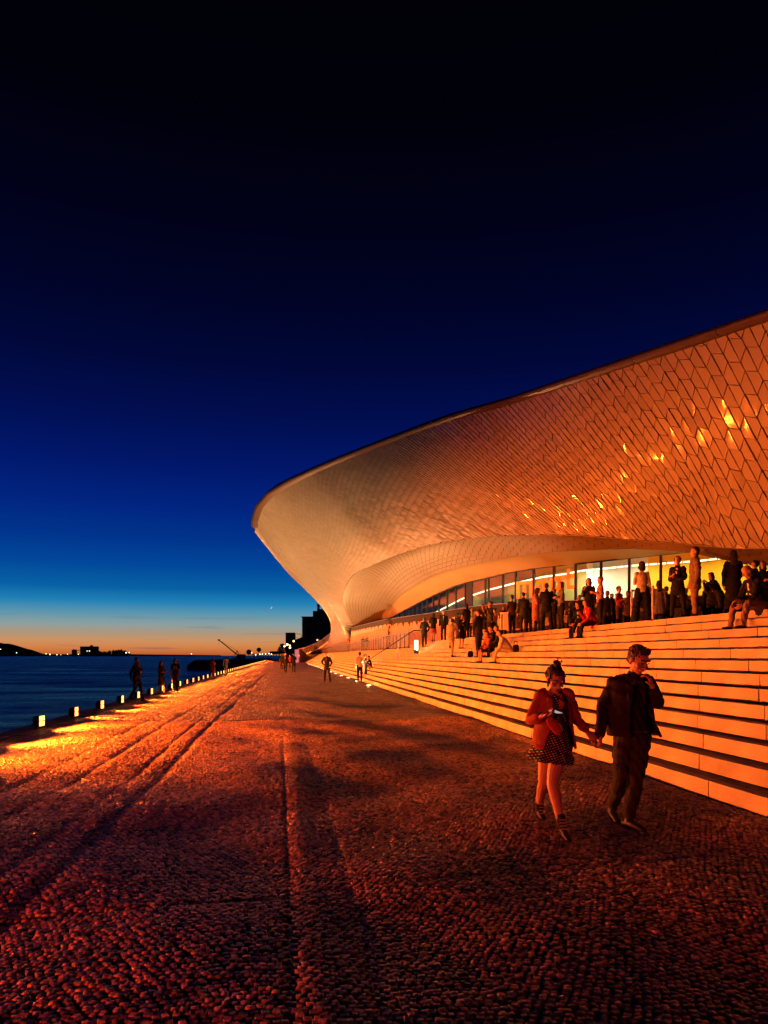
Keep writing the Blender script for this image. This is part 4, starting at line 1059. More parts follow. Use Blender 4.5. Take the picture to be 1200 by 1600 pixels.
for t in np.linspace(0, 1, 14): p = a.lerp(b, t) - po; mb.tube([(p.x, p.y, 0), p], .2, 6)
mb.build('pile', M_SIL, pr, kind='stuff')
for (x, y) in ((399.5, 1023), (406, 1022.3), (410, 1022), (415, 1021.7), (420.3, 1021.3), (424, 1022.2)):
    p = P(x, y, .31) - po; mb = MB(); mb.ball(p, .24, 8, 5); mb.build('lamp', M_FL[1], pr)
# parked car with its headlights on at the promenade end
cp = gnd(447, 1031.3); car = empty('parked_car', cp, .1, label='parked car with bright bluish headlights at the far end of the promenade', cat='car')
mb = MB(); mb.box((0, 2, .62), (1.75, 4.2, .6)); mb.add([(-.85, .9, .9), (.85, .9, .9), (.7, 1.5, 1.42), (-.7, 1.5, 1.42), (-.85, 3.9, .9), (.85, 3.9, .9), (.7, 3.3, 1.42), (-.7, 3.3, 1.42)], [(0, 1, 2, 3), (3, 2, 6, 7), (4, 7, 6, 5), (0, 3, 7, 4), (1, 5, 6, 2)]); mb.build('body', M_DARKM, car)
for x in (-.62, .62):
    mb = MB(); mb.ball((x, -.12, .72), (.16, .06, .12), 10, 6); mb.build('headlight', emat('headlight', (.55, .65, 1), 30), car)
    for y in (.7, 3.3): mb = MB(); mb.tube([(x * 1.32 - .1, y, .33), (x * 1.32 + .1, y, .33)], .33, 14); mb.build('wheel', M_DARKM, car)
light('SPOT', 'headlight_beam', (0, -.3, .72), (.6, .7, 1), 25, car, .1, (0, -1, -.25), 50, .7)

# crescent moon
mb = MB(); c_ = P(423, 949, 6.0); n = 16
R_ = 12.0; ux = Vector((CT, -ST, 0)); uz = Vector((0, 0, 1)); rot = math.radians(-32)
ex = ux * math.cos(rot) + uz * math.sin(rot); ez = uz * math.cos(rot) - ux * math.sin(rot); ey = Vector((ST, CT, 0))
V = []
for k in range(n + 1):
    a = -math.pi / 2 + math.pi * k / n; o_ = ex * math.cos(a) * R_ + ez * math.sin(a) * R_; i_ = ex * math.cos(a) * R_ * .62 + ez * math.sin(a) * R_
    V += [o_, i_, o_ + ey * 3, i_ + ey * 3]
F = []
for k in range(n): b = k * 4; F += [(b, b + 1, b + 5, b + 4), (b + 2, b + 6, b + 7, b + 3), (b, b + 4, b + 6, b + 2), (b + 1, b + 3, b + 7, b + 5)]
mo = pyd('crescent_moon', V, F, emat('moonlight', (.9, .85, .8), 1.0)); mo.location = c_; tagp(mo, 'thin bright crescent moon low in the blue sky', 'moon')

# lamp on a stand, white frame and posts on the terrace
def tread_z(u):
    k = int((u - U_ST) / TRD) + 1
    return 0 if u < U_ST else min(k, 13) * RISE
pl = at_u(651, 8.0, RISE * 9); fl = empty('stand_light', (pl.x, pl.y, RISE * 9), label='small upright flood light glowing on the upper steps by the handrail', cat='flood light')
mb = MB(); mb.box((0, 0, .12), (.34, .3, .24)); mb.box((.08, 0, .5), (.12, .26, .6)); mb.build('housing', M_DARKM, fl)
mb = MB(); mb.box((.0, -.14, .5), (.13, .02, .62)); mb.box((-.06, 0, .5), (.13, .16, .62)); mb.build('lens', emat('stand_lens', (1, .75, .4), 5), fl)
light('POINT', 'stand_glow', (-.25, -.2, .5), (1, .5, .2), 60, fl, .1)
M_WPAINT = mat('white_paint', (.75, .72, .68), .5)
A = at_u(783, 9.6, H13); B = at_u(799, 9.9, H13); r = empty('table_frame', (A + B) / 2, math.atan2(B.y - A.y, B.x - A.x), label='white metal table frame with a cloth hanging over it among the crowd', cat='table')
W = (B - A).length; mb = MB()
for x in (-W / 2, W / 2):
    for y in (0, .6): mb.bar((x, y, 0), (x, y, .98), .05)
mb.build('leg', M_WPAINT, r); mb = MB(); mb.box((0, .3, 1.0), (W + .06, .7, .05)); mb.build('tabletop', M_WPAINT, r)
mb = MB(); 
for k in range(9): 
    x = -.12 + k * .035; mb.box((x, -.07 + .012 * math.sin(k * 2.2), .62), (.04, .02, .74), .35 * math.sin(k * 1.9))
mb.build('cloth', mat('pale_cloth', (.6, .5, .4), .85), r)
for j, px in enumerate((987, 1020)):
    p = at_u(px, 9.75, H13); r = empty('rail_post', p, label=['left of the two white posts framing the woman in wide black trousers', 'right of the two white posts framing the woman in wide black trousers'][j], cat='post', group='white rail posts on the terrace')
    mb = MB(); mb.bar((0, 0, 0), (0, 0, .93), .045); mb.build('post', M_WPAINT, r); mb = MB(); mb.bar((-.03, 0, .95), (.22 if j == 0 else .03, .12 if j == 0 else 0, .95), .045, .04); mb.build('cap_rail', M_WPAINT, r)

# ------------------------------------------------------------------ people
def cloth(name, c, r=.85): return mat('cloth_' + name, c, r, bump=.5, bscale=22, vary=.12, vscale=9, spec=.2)
CL = {k: cloth(k, v) for k, v in dict(black=(.012, .012, .013), charcoal=(.028, .027, .028), navy=(.02, .022, .035), brown=(.09, .05, .035), cream=(.55, .47, .36), white=(.7, .66, .6),
      grey=(.20, .18, .17), beige=(.36, .28, .21), red=(.45, .03, .03), rust=(.40, .09, .05), pink=(.42, .20, .17), tan=(.45, .34, .24), denim=(.05, .06, .10), jacket=(.022, .017, .013), olive=(.05, .055, .035), khaki=(.24, .15, .09), taupe=(.20, .14, .10)).items()}
M_SKIN = mat('skin', (.50, .27, .18), .5, vary=.06, vscale=12)
M_HAIRD = mat('dark_hair', (.016, .010, .007), .5, bump=.9, bscale=70); M_HAIRB = mat('brown_hair', (.06, .03, .016), .55, bump=.9, bscale=70)
M_HAIRG = mat('grey_hair', (.35, .32, .30), .7, bump=.9, bscale=70); M_HAIRF = mat('fair_hair', (.22, .13, .06), .6, bump=.9, bscale=70)
M_SHOE = mat('shoe_leather', (.014, .009, .007), .5, spec=.3); M_SHOET = mat('tan_leather', (.05, .025, .015), .5)
HAIR = dict(dark=M_HAIRD, brown=M_HAIRB, grey=M_HAIRG, fair=M_HAIRF)
PENDING = []
class SK(MB):
    def limb(s, pts, rad, side=(1, 0, 0), n=12, hem=False):
        """closed tube through pts with elliptical rings (ra along side, rb across), rounded ends"""
        pts = [Vector(p) for p in pts]; rad = [(r, r) if not isinstance(r, (tuple, list)) else r for r in rad]; side = Vector(side)
        # refine
        P2, R2 = [], []
        for i in range(len(pts) - 1):
            for k in range(3):
                x = k / 3
                def cm(a, b, c, d): return b + (c - a) * .5 * x + (a * 2 - b * 5 + c * 4 - d) * .5 * x * x + (b * 3 - a - c * 3 + d) * .5 * x ** 3
                i0, i3 = max(i - 1, 0), min(i + 2, len(pts) - 1)
                P2.append(cm(pts[i0], pts[i], pts[i + 1], pts[i3])); R2.append(tuple(rad[i][j] * (1 - x) + rad[i + 1][j] * x for j in (0, 1)))
        P2.append(pts[-1]); R2.append(rad[-1])
        t0 = (P2[1] - P2[0]).normalized(); t1 = (P2[-1] - P2[-2]).normalized(); m0, m1 = min(R2[0]), min(R2[-1])
        pre = [(P2[0] - t0 * m0 * math.sin(a), tuple(r * math.cos(a) for r in R2[0])) for a in (1.45, 1.0, .5)]
        post = [(P2[-1] + t1 * m1 * math.sin(a), tuple(r * math.cos(a) for r in R2[-1])) for a in (.5, 1.0, 1.45)]
        if hem: post = [(P2[-1] + t1 * .004, R2[-1])] * 3
        seq = pre + list(zip(P2, R2)) + post; V = []
        for i, (p, r) in enumerate(seq):
            t = t0 if i < 4 else (t1 if i >= len(seq) - 4 else (seq[i + 1][0] - seq[i - 1][0]).normalized())
            a = side - t * side.dot(t)
            if a.length < .15: a = Vector((0, 1, 0)) - t * t.y
            a.normalize(); b = t.cross(a)
            V += [p + a * math.cos(k * 2 * math.pi / n) * r[0] + b * math.sin(k * 2 * math.pi / n) * r[1] for k in range(n)]
        L = len(seq); F = [(i * n + k, i * n + (k + 1) % n, (i + 1) * n + (k + 1) % n, (i + 1) * n + k) for i in range(L - 1) for k in range(n)]
        F += [tuple(range(n))[::-1], tuple((L - 1) * n + k for k in range(n))]; s.add(V, F)
    def egg(s, c, r, R=None, n=14, m=9):
        b = MB(); b.ball((0, 0, 0), r, n, m); R = R or Matrix.Identity(3); s.add([Vector(c) + R @ Vector(v) for v in b.V], b.F)
    def shell(s, levels, gap, side, fwd, th=.012, n=30):
        """open garment: levels of (center, rx, ry, gap half width, gap centre) degrees measured from fwd"""
        side, fwd = Vector(side).normalized(), Vector(fwd).normalized(); O, I = [], []
        for (c, rx, ry, gh_, gc) in levels:
            for k in range(n + 1):
                a = math.radians(gc + gh_ + (360 - 2 * gh_) * k / n); d = side * math.sin(a) * rx + fwd * math.cos(a) * ry
                O.append(Vector(c) + d); I.append(Vector(c) + d - d.normalized() * th)
        L = len(levels); w = n + 1; no = len(O); V = O + I; F = []
        for i in range(L - 1):
            for k in range(n):
                a = i * w + k; F += [(a, a + 1, a + 1 + w, a + w), (no + a, no + a + w, no + a + 1 + w, no + a + 1)]
            for k in (0, n): a = i * w + k; F.append((a, a + w, no + a + w, no + a))
        for i in (0, L - 1):
            for k in range(n): a = i * w + k; F.append((a, a + 1, no + a + 1, no + a))
        s.add(V, F)
    def finish(s, name, m, parent, vox, smooth=3, **k):
        o = s.build(name, m, parent, False, **k)
        md = o.modifiers.new('r', 'REMESH'); md.mode = 'VOXEL'; md.voxel_size = vox; md.use_smooth_shade = True
        if smooth: m2 = o.modifiers.new('s', 'SMOOTH'); m2.factor = .5; m2.iterations = smooth
        PENDING.append(o); return o

def hand(sk, wrist, d, pn, side_th, size=1.0, curl=.5, spread=1.0):
    """palm, four unequal bent fingers and a thumb; d along the hand, pn palm normal, side_th towards the thumb"""
    w, d, pn = Vector(wrist), Vector(d).normalized(), Vector(pn); pn = (pn - d * pn.dot(d)).normalized()
    th = Vector(side_th); th = (th - d * th.dot(d) - pn * th.dot(pn)).normalized(); z = size
    sk.limb([w - d * .02 * z, w + d * .04 * z, w + d * .085 * z], [(.024 * z, .018 * z), (.038 * z, .016 * z), (.040 * z, .014 * z)], side=th)
    for i, (ln, off) in enumerate(((.072, .030), (.082, .010), (.076, -.010), (.060, -.030))):
        b = w + d * .085 * z + th * off * z; c1 = curl * (1 + .15 * i)
        d1 = (d * math.cos(c1 * .6) + pn * math.sin(c1 * .6) + th * off * 2.5 * spread).normalized(); d2 = (d * math.cos(c1 * 1.5) + pn * math.sin(c1 * 1.5)).normalized(); d3 = (d * math.cos(c1 * 2.2) + pn * math.sin(c1 * 2.2)).normalized()
        p1 = b + d1 * ln * .45 * z; p2 = p1 + d2 * ln * .32 * z; p3 = p2 + d3 * ln * .25 * z
        sk.limb([b - d * .012 * z, p1, p2, p3], [.0092 * z, .0088 * z, .008 * z, .0068 * z], side=th, n=8)
    t0 = w + d * .025 * z + th * .026 * z; t1 = t0 + (th * .8 + d * .8 + pn * .25).normalized() * .040 * z; t2 = t1 + (d * 1 + th * .25 + pn * (.2 + curl * .6)).normalized() * .034 * z
    sk.limb([w + d * .01 * z + th * .01 * z, t0, t1, t2], [.014 * z, .014 * z, .0105 * z, .0085 * z], side=pn, n=8)

def head_frame(fwd, up):
    f = Vector(fwd).normalized(); u = Vector(up); u = (u - f * u.dot(f)).normalized(); r = f.cross(u) * -1   # r: to the person's left
    return Matrix((r, -f, u)).transposed()     # local x = left, -y = forward, z = up
def head(sk, c, R, z=1.0, fine=False):
    c = Vector(c); A = lambda x, y, zz: c + R @ Vector((x * z, y * z, zz * z))
    sk.egg(A(0, .012, .028), (.076 * z, .094 * z, .092 * z), R)
    sk.limb([A(0, -.012, .01), A(0, -.028, -.05), A(0, -.045, -.098)], [(.068 * z, .070 * z), (.056 * z, .055 * z), (.028 * z, .028 * z)], side=R @ Vector((1, 0, 0)))
    sk.limb([A(0, -.078, .022), A(0, -.096, -.006), A(0, -.108, -.028)], [.009 * z, .011 * z, .014 * z], side=R @ Vector((1, 0, 0)), n=8)
    for s_ in (-1, 1): sk.egg(A(s_ * .078, .01, -.005), (.012 * z, .02 * z, .032 * z), R, 8, 6)
    if fine:
        for s_ in (-1, 1):
            sk.limb([A(s_ * .012, -.085, .032), A(s_ * .035, -.084, .037), A(s_ * .056, -.068, .030)], [.009 * z, .010 * z, .008 * z], n=8)
            sk.egg(A(s_ * .042, -.062, -.028), (.026 * z, .022 * z, .024 * z), R, 10, 7)
            sk.egg(A(s_ * .012, -.100, -.030), (.010 * z, .010 * z, .008 * z), R, 8, 6)
        sk.limb([A(-.024, -.078, -.057), A(0, -.090, -.055), A(.024, -.078, -.057)], [.005 * z, .0085 * z, .005 * z], n=8)
        sk.limb([A(-.020, -.076, -.067), A(0, -.087, -.067), A(.020, -.076, -.067)], [.005 * z, .009 * z, .005 * z], n=8)
        sk.egg(A(0, -.068, -.094), (.024 * z, .020 * z, .018 * z), R, 10, 7)
def hair_shape(sk, c, R, kind, z=1.0, down=Vector((0, 0, -1))):
    c = Vector(c); A = lambda x, y, zz: c + R @ Vector((x * z, y * z, zz * z))
    if kind == 'bald':
        sk.limb([A(-.075, .0, -.01), A(-.06, .075, .0), A(0, .10, .0), A(.06, .075, .0), A(.075, .0, -.01)], [.022 * z] * 5, n=8); return
    sk.egg(A(0, .032, .045), (.085 * z, .092 * z, .088 * z), R)
    sk.egg(A(0, -.022, .092), (.062 * z, .046 * z, .032 * z), R)
    if kind == 'short': sk.egg(A(0, .055, -.005), (.074 * z, .058 * z, .075 * z), R)
    if kind == 'quiff':
        sk.egg(A(0, .055, -.005), (.074 * z, .058 * z, .07 * z), R); sk.egg(A(.010, -.022, .106), (.056 * z, .034 * z, .024 * z), R)
    if kind in ('bun', 'updo'):
        sk.egg(A(0, .06, -.005), (.075 * z, .06 * z, .075 * z), R); sk.egg(A(.0, .045 if kind == 'updo' else .10, .148 if kind == 'updo' else .06), (.038 * z, .038 * z, .032 * z), R, 10, 7)
        for s_ in (-1, 1): sk.limb([A(s_ * .076, -.03, .05), A(s_ * .082, -.035, -.02), A(s_ * .074, -.045, -.085)], [.012 * z, .010 * z, .004 * z], n=6)
        if kind == 'updo':
            for k in range(6): a = k * 1.1; sk.limb([A(.02 * math.cos(a), .05 + .02 * math.sin(a), .15), A(.05 * math.cos(a), .05 + .05 * math.sin(a), .185)], [.010 * z, .003 * z], n=6)
    if kind == 'bob':
        sk.limb([A(0, .03, .03), A(0, .05, -.06), A(0, .045, -.12)], [(.095 * z, .085 * z), (.10 * z, .072 * z), (.085 * z, .05 * z)], side=R @ Vector((1, 0, 0)))
        for s_ in (-1, 1): sk.limb([A(s_ * .07, -.01, .05), A(s_ * .086, -.02, -.04), A(s_ * .078, -.02, -.10)], [.022 * z, .022 * z, .014 * z], n=8)
    if kind == 'long':
        e = A(0, .085, -.05); sk.limb([A(0, .04, .02), e, e + down * .16 * z + R @ Vector((0, .02, 0)) * z, e + down * .30 * z], [(.09 * z, .07 * z), (.092 * z, .058 * z), (.095 * z, .04 * z), (.06 * z, .025 * z)], side=R @ Vector((1, 0, 0)))
        for s_ in (-1, 1): sk.limb([A(s_ * .07, -.01, .05), A(s_ * .084, -.015, -.05), A(s_ * .08, .0, -.15)], [.022 * z, .02 * z, .012 * z], n=8)
    if kind == 'pony':
        sk.egg(A(0, .06, -.005), (.073 * z, .058 * z, .072 * z), R); e = A(0, .125, .03); sk.limb([A(0, .10, .05), e, e + down * .12 * z, e + down * .24 * z], [.03 * z, .032 * z, .026 * z, .01 * z], n=8)

ARM = dict(down=((.055, .01, -.285), (.075, -.05, -.54)), relaxed=((.075, .03, -.28), (.06, -.06, -.53)), phone=((.045, -.02, -.285), (-.07, -.24, -.20)), fold=((.05, -.07, -.27), (-.16, -.20, -.22)),
           hip=((.19, .07, -.22), (.04, -.04, -.40)), drink=((.06, -.05, -.28), (-.03, -.22, -.08)), face=((.06, -.12, -.24), (-.07, -.20, .05)), camera=((.08, -.14, -.22), (-.06, -.27, .06)), reach=((.06, -.20, -.20), (.02, -.42, -.22)),
           back=((.08, .10, -.26), (.0, .14, -.50)), swing=((.05, -.10, -.27), (.04, -.24, -.48)), knee=((.05, -.16, -.25), (-.04, -.36, -.36)), pocket=((.11, .06, -.27), (.06, -.04, -.47)))
def person(loc, face, H, label, top='shirt', topc='black', bot='trousers', botc='black', hair='short', hairc='dark', arms=('down', 'down'), legs='stand', lean=0, headp=0, heady=0, fem=False,
           seat=0, drop=0, skirt_len=.42, vox=.016, shoec=None, group=None, extra=None, twist=0, stride=1.0):
    k = H / 1.75; root = empty('person', loc, face, label=label, cat='person', group=group)
    wv = .94 if fem else 1.0; hipw = .085
    pz = .94 if not seat else seat + .085
    if legs == 'stand': LG = [[(.085, 0, .92), (.095, -.01, .49), (.10, .02, .085)], [(-.085, 0, .92), (-.095, -.015, .49), (-.105, .0, .085)]]
    elif legs == 'wide': LG = [[(.09, 0, .91), (.15, -.02, .49), (.19, .0, .085)], [(-.09, 0, .91), (-.13, -.01, .49), (-.17, .03, .085)]]
    elif legs == 'together': LG = [[(.07, 0, .92), (.055, -.02, .49), (.06, .01, .085)], [(-.07, 0, .92), (-.055, -.005, .49), (-.06, .03, .085)]]
    elif legs == 'walk': LG = [[(.085, 0, .92), (.085, -.16 * stride, .51), (.085, -.27 * stride, .095)], [(-.085, 0, .92), (-.08, .03, .49), (-.085, .30 * stride, .15)]]
    elif legs == 'step': LG = [[(.085, 0, .92), (.10, -.25, .75), (.10, -.22, .085 + .39)], [(-.085, 0, .92), (-.095, .02, .49), (-.10, .08, .085)]]
    elif legs == 'sit': LG = [[(.09, 0, pz), (.13, -.40, pz + .05), (.12, -.55, .085)], [(-.09, 0, pz), (-.13, -.40, pz + .05), (-.12, -.52, .085)]]
    elif legs == 'sitwide': LG = [[(.09, 0, pz), (.24, -.38, pz + .08), (.27, -.56, .085)], [(-.09, 0, pz), (-.20, -.36, pz + .06), (-.16, -.52, .085)]]
    elif legs == 'huddle': LG = [[(.08, 0, pz), (.09, -.34, pz + .22), (.08, -.50, .085)], [(-.08, 0, pz), (-.07, -.33, pz + .20), (-.08, -.49, .085)]]
    if seat:
        # keep thigh and shin lengths human
        for L_ in LG:
            hp, kn, an = [Vector(v) for v in L_]
            v = an - hp; d = v.length; a, b = .43, .42
            if d < a + b - .005:
                x = (a * a - b * b + d * d) / (2 * d); hgt_ = math.sqrt(max(a * a - x * x, 0)); u = v.normalized(); w = Vector((0, -1, .55)) + Vector((kn.x * 1.2, 0, 0)); w = (w - u * w.dot(u)).normalized(); L_[1] = tuple(hp + u * x + w * hgt_)
    S = lambda v: Vector(v) * k
    RL = Matrix.Rotation(math.radians(lean), 3, 'X'); pel = Vector((0, 0, pz)); tw = Matrix.Rotation(math.radians(twist), 3, 'Z')
    C = lambda x, y, z: pel + tw @ (RL @ Vector((x, y, z)))
    ks = .9 if fem else 1.0
    neck = C(0, .0, .53); hl = lean * .55
    Rh = Matrix.Rotation(math.radians(heady), 3, 'Z') @ tw @ Matrix.Rotation(math.radians(hl + headp), 3, 'X')
    hc = neck + Rh @ Vector((0, -.012, .155))
    R = Rh
    sho = [C(.165 * ks, .0, .465), C(-.165 * ks, .0, .465)]; el, wr = [], []
    for i, an in enumerate(arms):
        e, w = ARM[an] if isinstance(an, str) else an; sg = 1 if i == 0 else -1; M_ = tw @ Matrix.Rotation(math.radians(lean * .5), 3, 'X')
        el.append(sho[i] + M_ @ Vector((sg * e[0], e[1], e[2]))); wr.append(sho[i] + M_ @ Vector((sg * w[0], w[1], w[2])))
    ax = tw @ Vector((1, 0, 0))
    # body: one continuous figure
    b = SK()
    b.limb([S(C(0, 0, -.02)), S(C(0, 0, .10)), S(C(0, 0, .28)), S(C(0, 0, .42)), S(C(0, .0, .50))], [(.135 * k, .095 * k), (.115 * k, .085 * k), (.13 * k * wv, .095 * k), (.13 * k * wv, .08 * k), (.055 * k, .05 * k)], side=ax)
    b.limb([S(neck - (neck - pel).normalized() * .05), S(hc - Vector((0, 0, .02)))], [.052 * k, .050 * k]); head(b, S(hc), R, k)
    for i in (0, 1):
        b.limb([S(sho[i]), S(el[i]), S(wr[i])], [.045 * k, .035 * k, .024 * k]); L_ = LG[i]
        b.limb([S(L_[0]), S(L_[1]), S(L_[2])], [.078 * k, .050 * k, .034 * k])
        d = (wr[i] - el[i]).normalized(); hand(b, S(wr[i]), d, (-(1 if i == 0 else -1), -.3, 0), (0, -1, .2), k, .55)
        f = Vector(L_[2]); b.limb([S(f + Vector((0, .02, -.045))), S(f + Vector((0, -.12, -.055)))], [.030 * k, .024 * k])
    b.finish('body', M_SKIN, root, vox * .8, 2)
    # top
    t = SK(); tm = CL[topc]
    fat = {'shirt': 0, 'jacket': .018, 'coat': .024, 'dress': .004}[top]; low = {'shirt': -.03, 'jacket': -.12, 'coat': -.40, 'dress': -.05}[top]
    lv = [(low, .168, .125)] if not seat or top != 'coat' else [(-.06, .17, .13)]
    pts = [S(C(0, .0, z)) for z, _, _ in lv]; rad = [((a + fat) * k, (c + fat) * k) for _, a, c in lv]
    for z, a, c in ((.03, .155, .115), (.16, .135, .108), (.30, .158 * ks + .005, .118), (.42, .165 * ks, .098), (.485, .085, .066), (.52, .058, .056)):
        pts.append(S(C(0, .0, z))); rad.append(((a + fat) * k, (c + fat) * k))
    t.limb(pts, rad, side=ax, n=18)
    sleeve = 1.0 if (top in ('jacket', 'coat') or extra != 'short') else .42
    for i in (0, 1):
        r0, r1, r2 = .060 + fat * .6, .048 + fat * .5, .036 + fat * .4
        if sleeve == 1: t.limb([S(sho[i]) , S(sho[i].lerp(el[i], .5)), S(el[i]), S(wr[i].lerp(el[i], .06))], [r0 * k, (r0 * .92) * k, r1 * k, r2 * k])
        else: t.limb([S(sho[i]), S(sho[i].lerp(el[i], .65))], [r0 * k, .055 * k])
    if top == 'coat' or top == 'jacket': t.limb([S(C(0, .01, .50)), S(C(0, .012, .545))], [(.072 * k, .066 * k), (.066 * k, .064 * k)])
    t.finish({'shirt': 'shirt', 'jacket': 'jacket', 'coat': 'coat', 'dress': 'dress'}[top], tm, root, vox)
    if top == 'jacket' and lean < 30:
        v = SK(); v.limb([S(C(0, -.085, .20)), S(C(0, -.105, .32)), S(C(0, -.075, .46))], [(.02 * k, .03 * k), (.035 * k, .03 * k), (.045 * k, .03 * k)], side=ax); v.finish('shirt_front', CL['white' if random.random() < .6 else 'grey'], root, vox)
    # bottoms
    q = SK(); rr = {'trousers': (.098, .068, .055), 'wide': (.115, .105, .125), 'shorts': (.10, .08, .07)}.get(bot)
    if rr:
        q.limb([S(C(0, 0, -.06)), S(C(0, 0, .06))], [(.160 * k, .120 * k), (.145 * k, .108 * k)], side=ax)
        for i in (0, 1):
            L_ = [Vector(v) for v in LG[i]]; e_ = L_[2] + (L_[1] - L_[2]).normalized() * (.0 if bot != 'shorts' else .36)
            q.limb([S(L_[0] + Vector((0, 0, .0))), S(L_[0].lerp(L_[1], .5)), S(L_[1]), S(e_ + Vector((0, 0, .01)))], [rr[0] * k, rr[0] * .9 * k, rr[1] * k, rr[2] * k])
        q.finish('trousers' if bot != 'shorts' else 'shorts', CL[botc], root, vox)
    else:
        if seat:
            L_ = LG[0]; M2 = LG[1]; md = (Vector(L_[1]) + Vector(M2[1])) / 2
            q.limb([S(C(0, .02, .04)), S(Vector((0, -.1, pz))), S(md * 1.0), S(md + Vector((0, -.05, -.12)))], [(.16 * k, .12 * k), (.17 * k, .11 * k), (.17 * k, .10 * k), (.15 * k, .07 * k)])
        else:
            q.limb([S(C(0, 0, .08)), S(C(0, 0, -.05)), S((0, 0, pz - skirt_len * .5)), S((0, 0, pz - skirt_len))], [(.13 * k, .10 * k), (.165 * k, .125 * k), (.185 * k, .14 * k), (.20 * k, .16 * k)], n=18, hem=True)
        q.finish('skirt', CL[botc], root, vox)
    # hair
    h = SK(); hair_shape(h, S(hc), R, hair, k * .97); h.finish('hair', HAIR[hairc], root, vox * .7, 2)
    for i in (0, 1):
        f = Vector(LG[i][2]); kn = Vector(LG[i][1]); s_ = SK(); tip = -.05 if f.z < .1 else (-.075)
        s_.limb([S(f + Vector((0, .045, -.052))), S(f + Vector((0, -.04, -.048))), S(f + Vector((0, -.16, -.058)))], [(.036 * k, .034 * k), (.040 * k, .036 * k), (.034 * k, .022 * k)]); s_.limb([S(f + Vector((0, .02, .0))), S(f + Vector((0, .0, -.04)))], [.042 * k, .04 * k])
        s_.finish('shoe', shoec or M_SHOE, root, vox * .7, 1)
    return root
def stair_loc(px, k):     # on tread k of the stairs
    u = U_ST + (k - 1) * TRD + .19; v = at_u(px, u, k * RISE); return v
def terr(px, u): return at_u(px, u, H13)
def cam_face(p): return math.atan2(p.x, -(-p.y)) * -1 if False else math.atan2(-p.x, p.y)   # rotation making local -Y look at the camera
def PP(loc, rel, H, label, **k):
    """rel: 0 faces the camera, 90 faces picture left, -90 faces picture right, 180 shows the back"""
    return person(loc, cam_face(loc) - math.radians(rel), H, label, **k)

# terrace, right side
PP(terr(1003, 9.75), 168, 1.70, 'woman seen from behind with a black bob, orange-lit blouse and wide black trousers', top='shirt', topc='cream', bot='wide', botc='black', hair='bob', arms=('phone', 'down'), fem=True, legs='wide')
PP(terr(1059, 10.3), 15, 1.74, 'person facing us in a dark cardigan over a white shirt holding a phone', top='jacket', topc='black', bot='trousers', botc='black', hair='bun', hairc='brown', arms=('fold', 'phone'), fem=True, legs='wide')
PP(terr(1086, 10.3), 75, 1.86, 'tall man in beige blazer and light trousers turned left towards the cardigan wearer', top='jacket', topc='taupe', bot='trousers', botc='khaki', hair='short', arms=('down', 'relaxed'), legs='together')
PP(terr(1146, 11.2), 170, 1.76, 'woman with long dark hair in a long black coat seen from behind at the right', top='coat', topc='black', bot='wide', botc='black', hair='long', arms=('relaxed', 'phone'), fem=True)
PP(terr(920, 10.3), 10, 1.76, 'long-haired woman in a black dress standing behind the seated woman in red', top='dress', topc='black', bot='skirt', botc='black', hair='long', arms=('down', 'drink'), fem=True, skirt_len=.7)
PP(terr(938, 10.5), 80, 1.76, 'person with fair hair and a pale shirt turned towards the long-haired woman in black', top='shirt', topc='pink', bot='trousers', botc='black', hair='short', hairc='fair', arms=('phone', 'down'))
PP(terr(967, 11.9), -60, 1.60, 'short-haired youth in a rust shirt standing left of the wide-trousered woman', top='shirt', topc='rust', bot='trousers', botc='brown', hair='short', arms=('phone', 'phone'))
PP(terr(949, 13.0), 30, 1.74, 'person in black standing half hidden between the fair-haired person and the rust-shirted youth', top='coat', topc='black', bot='trousers', botc='black', hair='short', arms=('down', 'down'))
PP(terr(956, 13.4), 5, 1.66, 'dark-clothed person with a flushed face behind the rust-shirted youth', top='jacket', topc='charcoal', bot='trousers', botc='black', hair='short', hairc='brown', arms=('down', 'down'))
PP(terr(1030, 12.6), 175, 1.66, 'girl with long dark hair and a pale top seen from behind between two standing adults', top='shirt', topc='grey', bot='skirt', botc='grey', hair='long', arms=('down', 'down'), fem=True)
PP(terr(1041, 14.3), 160, 1.72, 'person in black partly hidden left of the cardigan wearer', top='jacket', topc='black', bot='trousers', botc='black', hair='short', arms=('down', 'down'))
PP(terr(1103, 15.5), 110, 1.78, 'grey-haired man in a dark suit standing further back right of the beige blazer', top='jacket', topc='black', bot='trousers', botc='black', hair='short', hairc='grey', arms=('down', 'down'))
PP(terr(1072, 15.0), 20, 1.66, 'person in olive clothes barely seen between the pair talking on the terrace', top='shirt', topc='olive', bot='trousers', botc='black', hair='short', arms=('fold', 'fold'))
PP(terr(1124, 11.7), 60, 1.42, 'stooping person in black raising a camera beside the long black coat', top='jacket', topc='black', bot='trousers', botc='black', hair='bob', arms=('camera', 'camera'), lean=28, fem=True)
PP(terr(1180, 12.2), 100, 1.60, 'dark-haired person standing behind the seated old man', top='coat', topc='black', bot='trousers', botc='black', hair='short', arms=('down', 'down'))
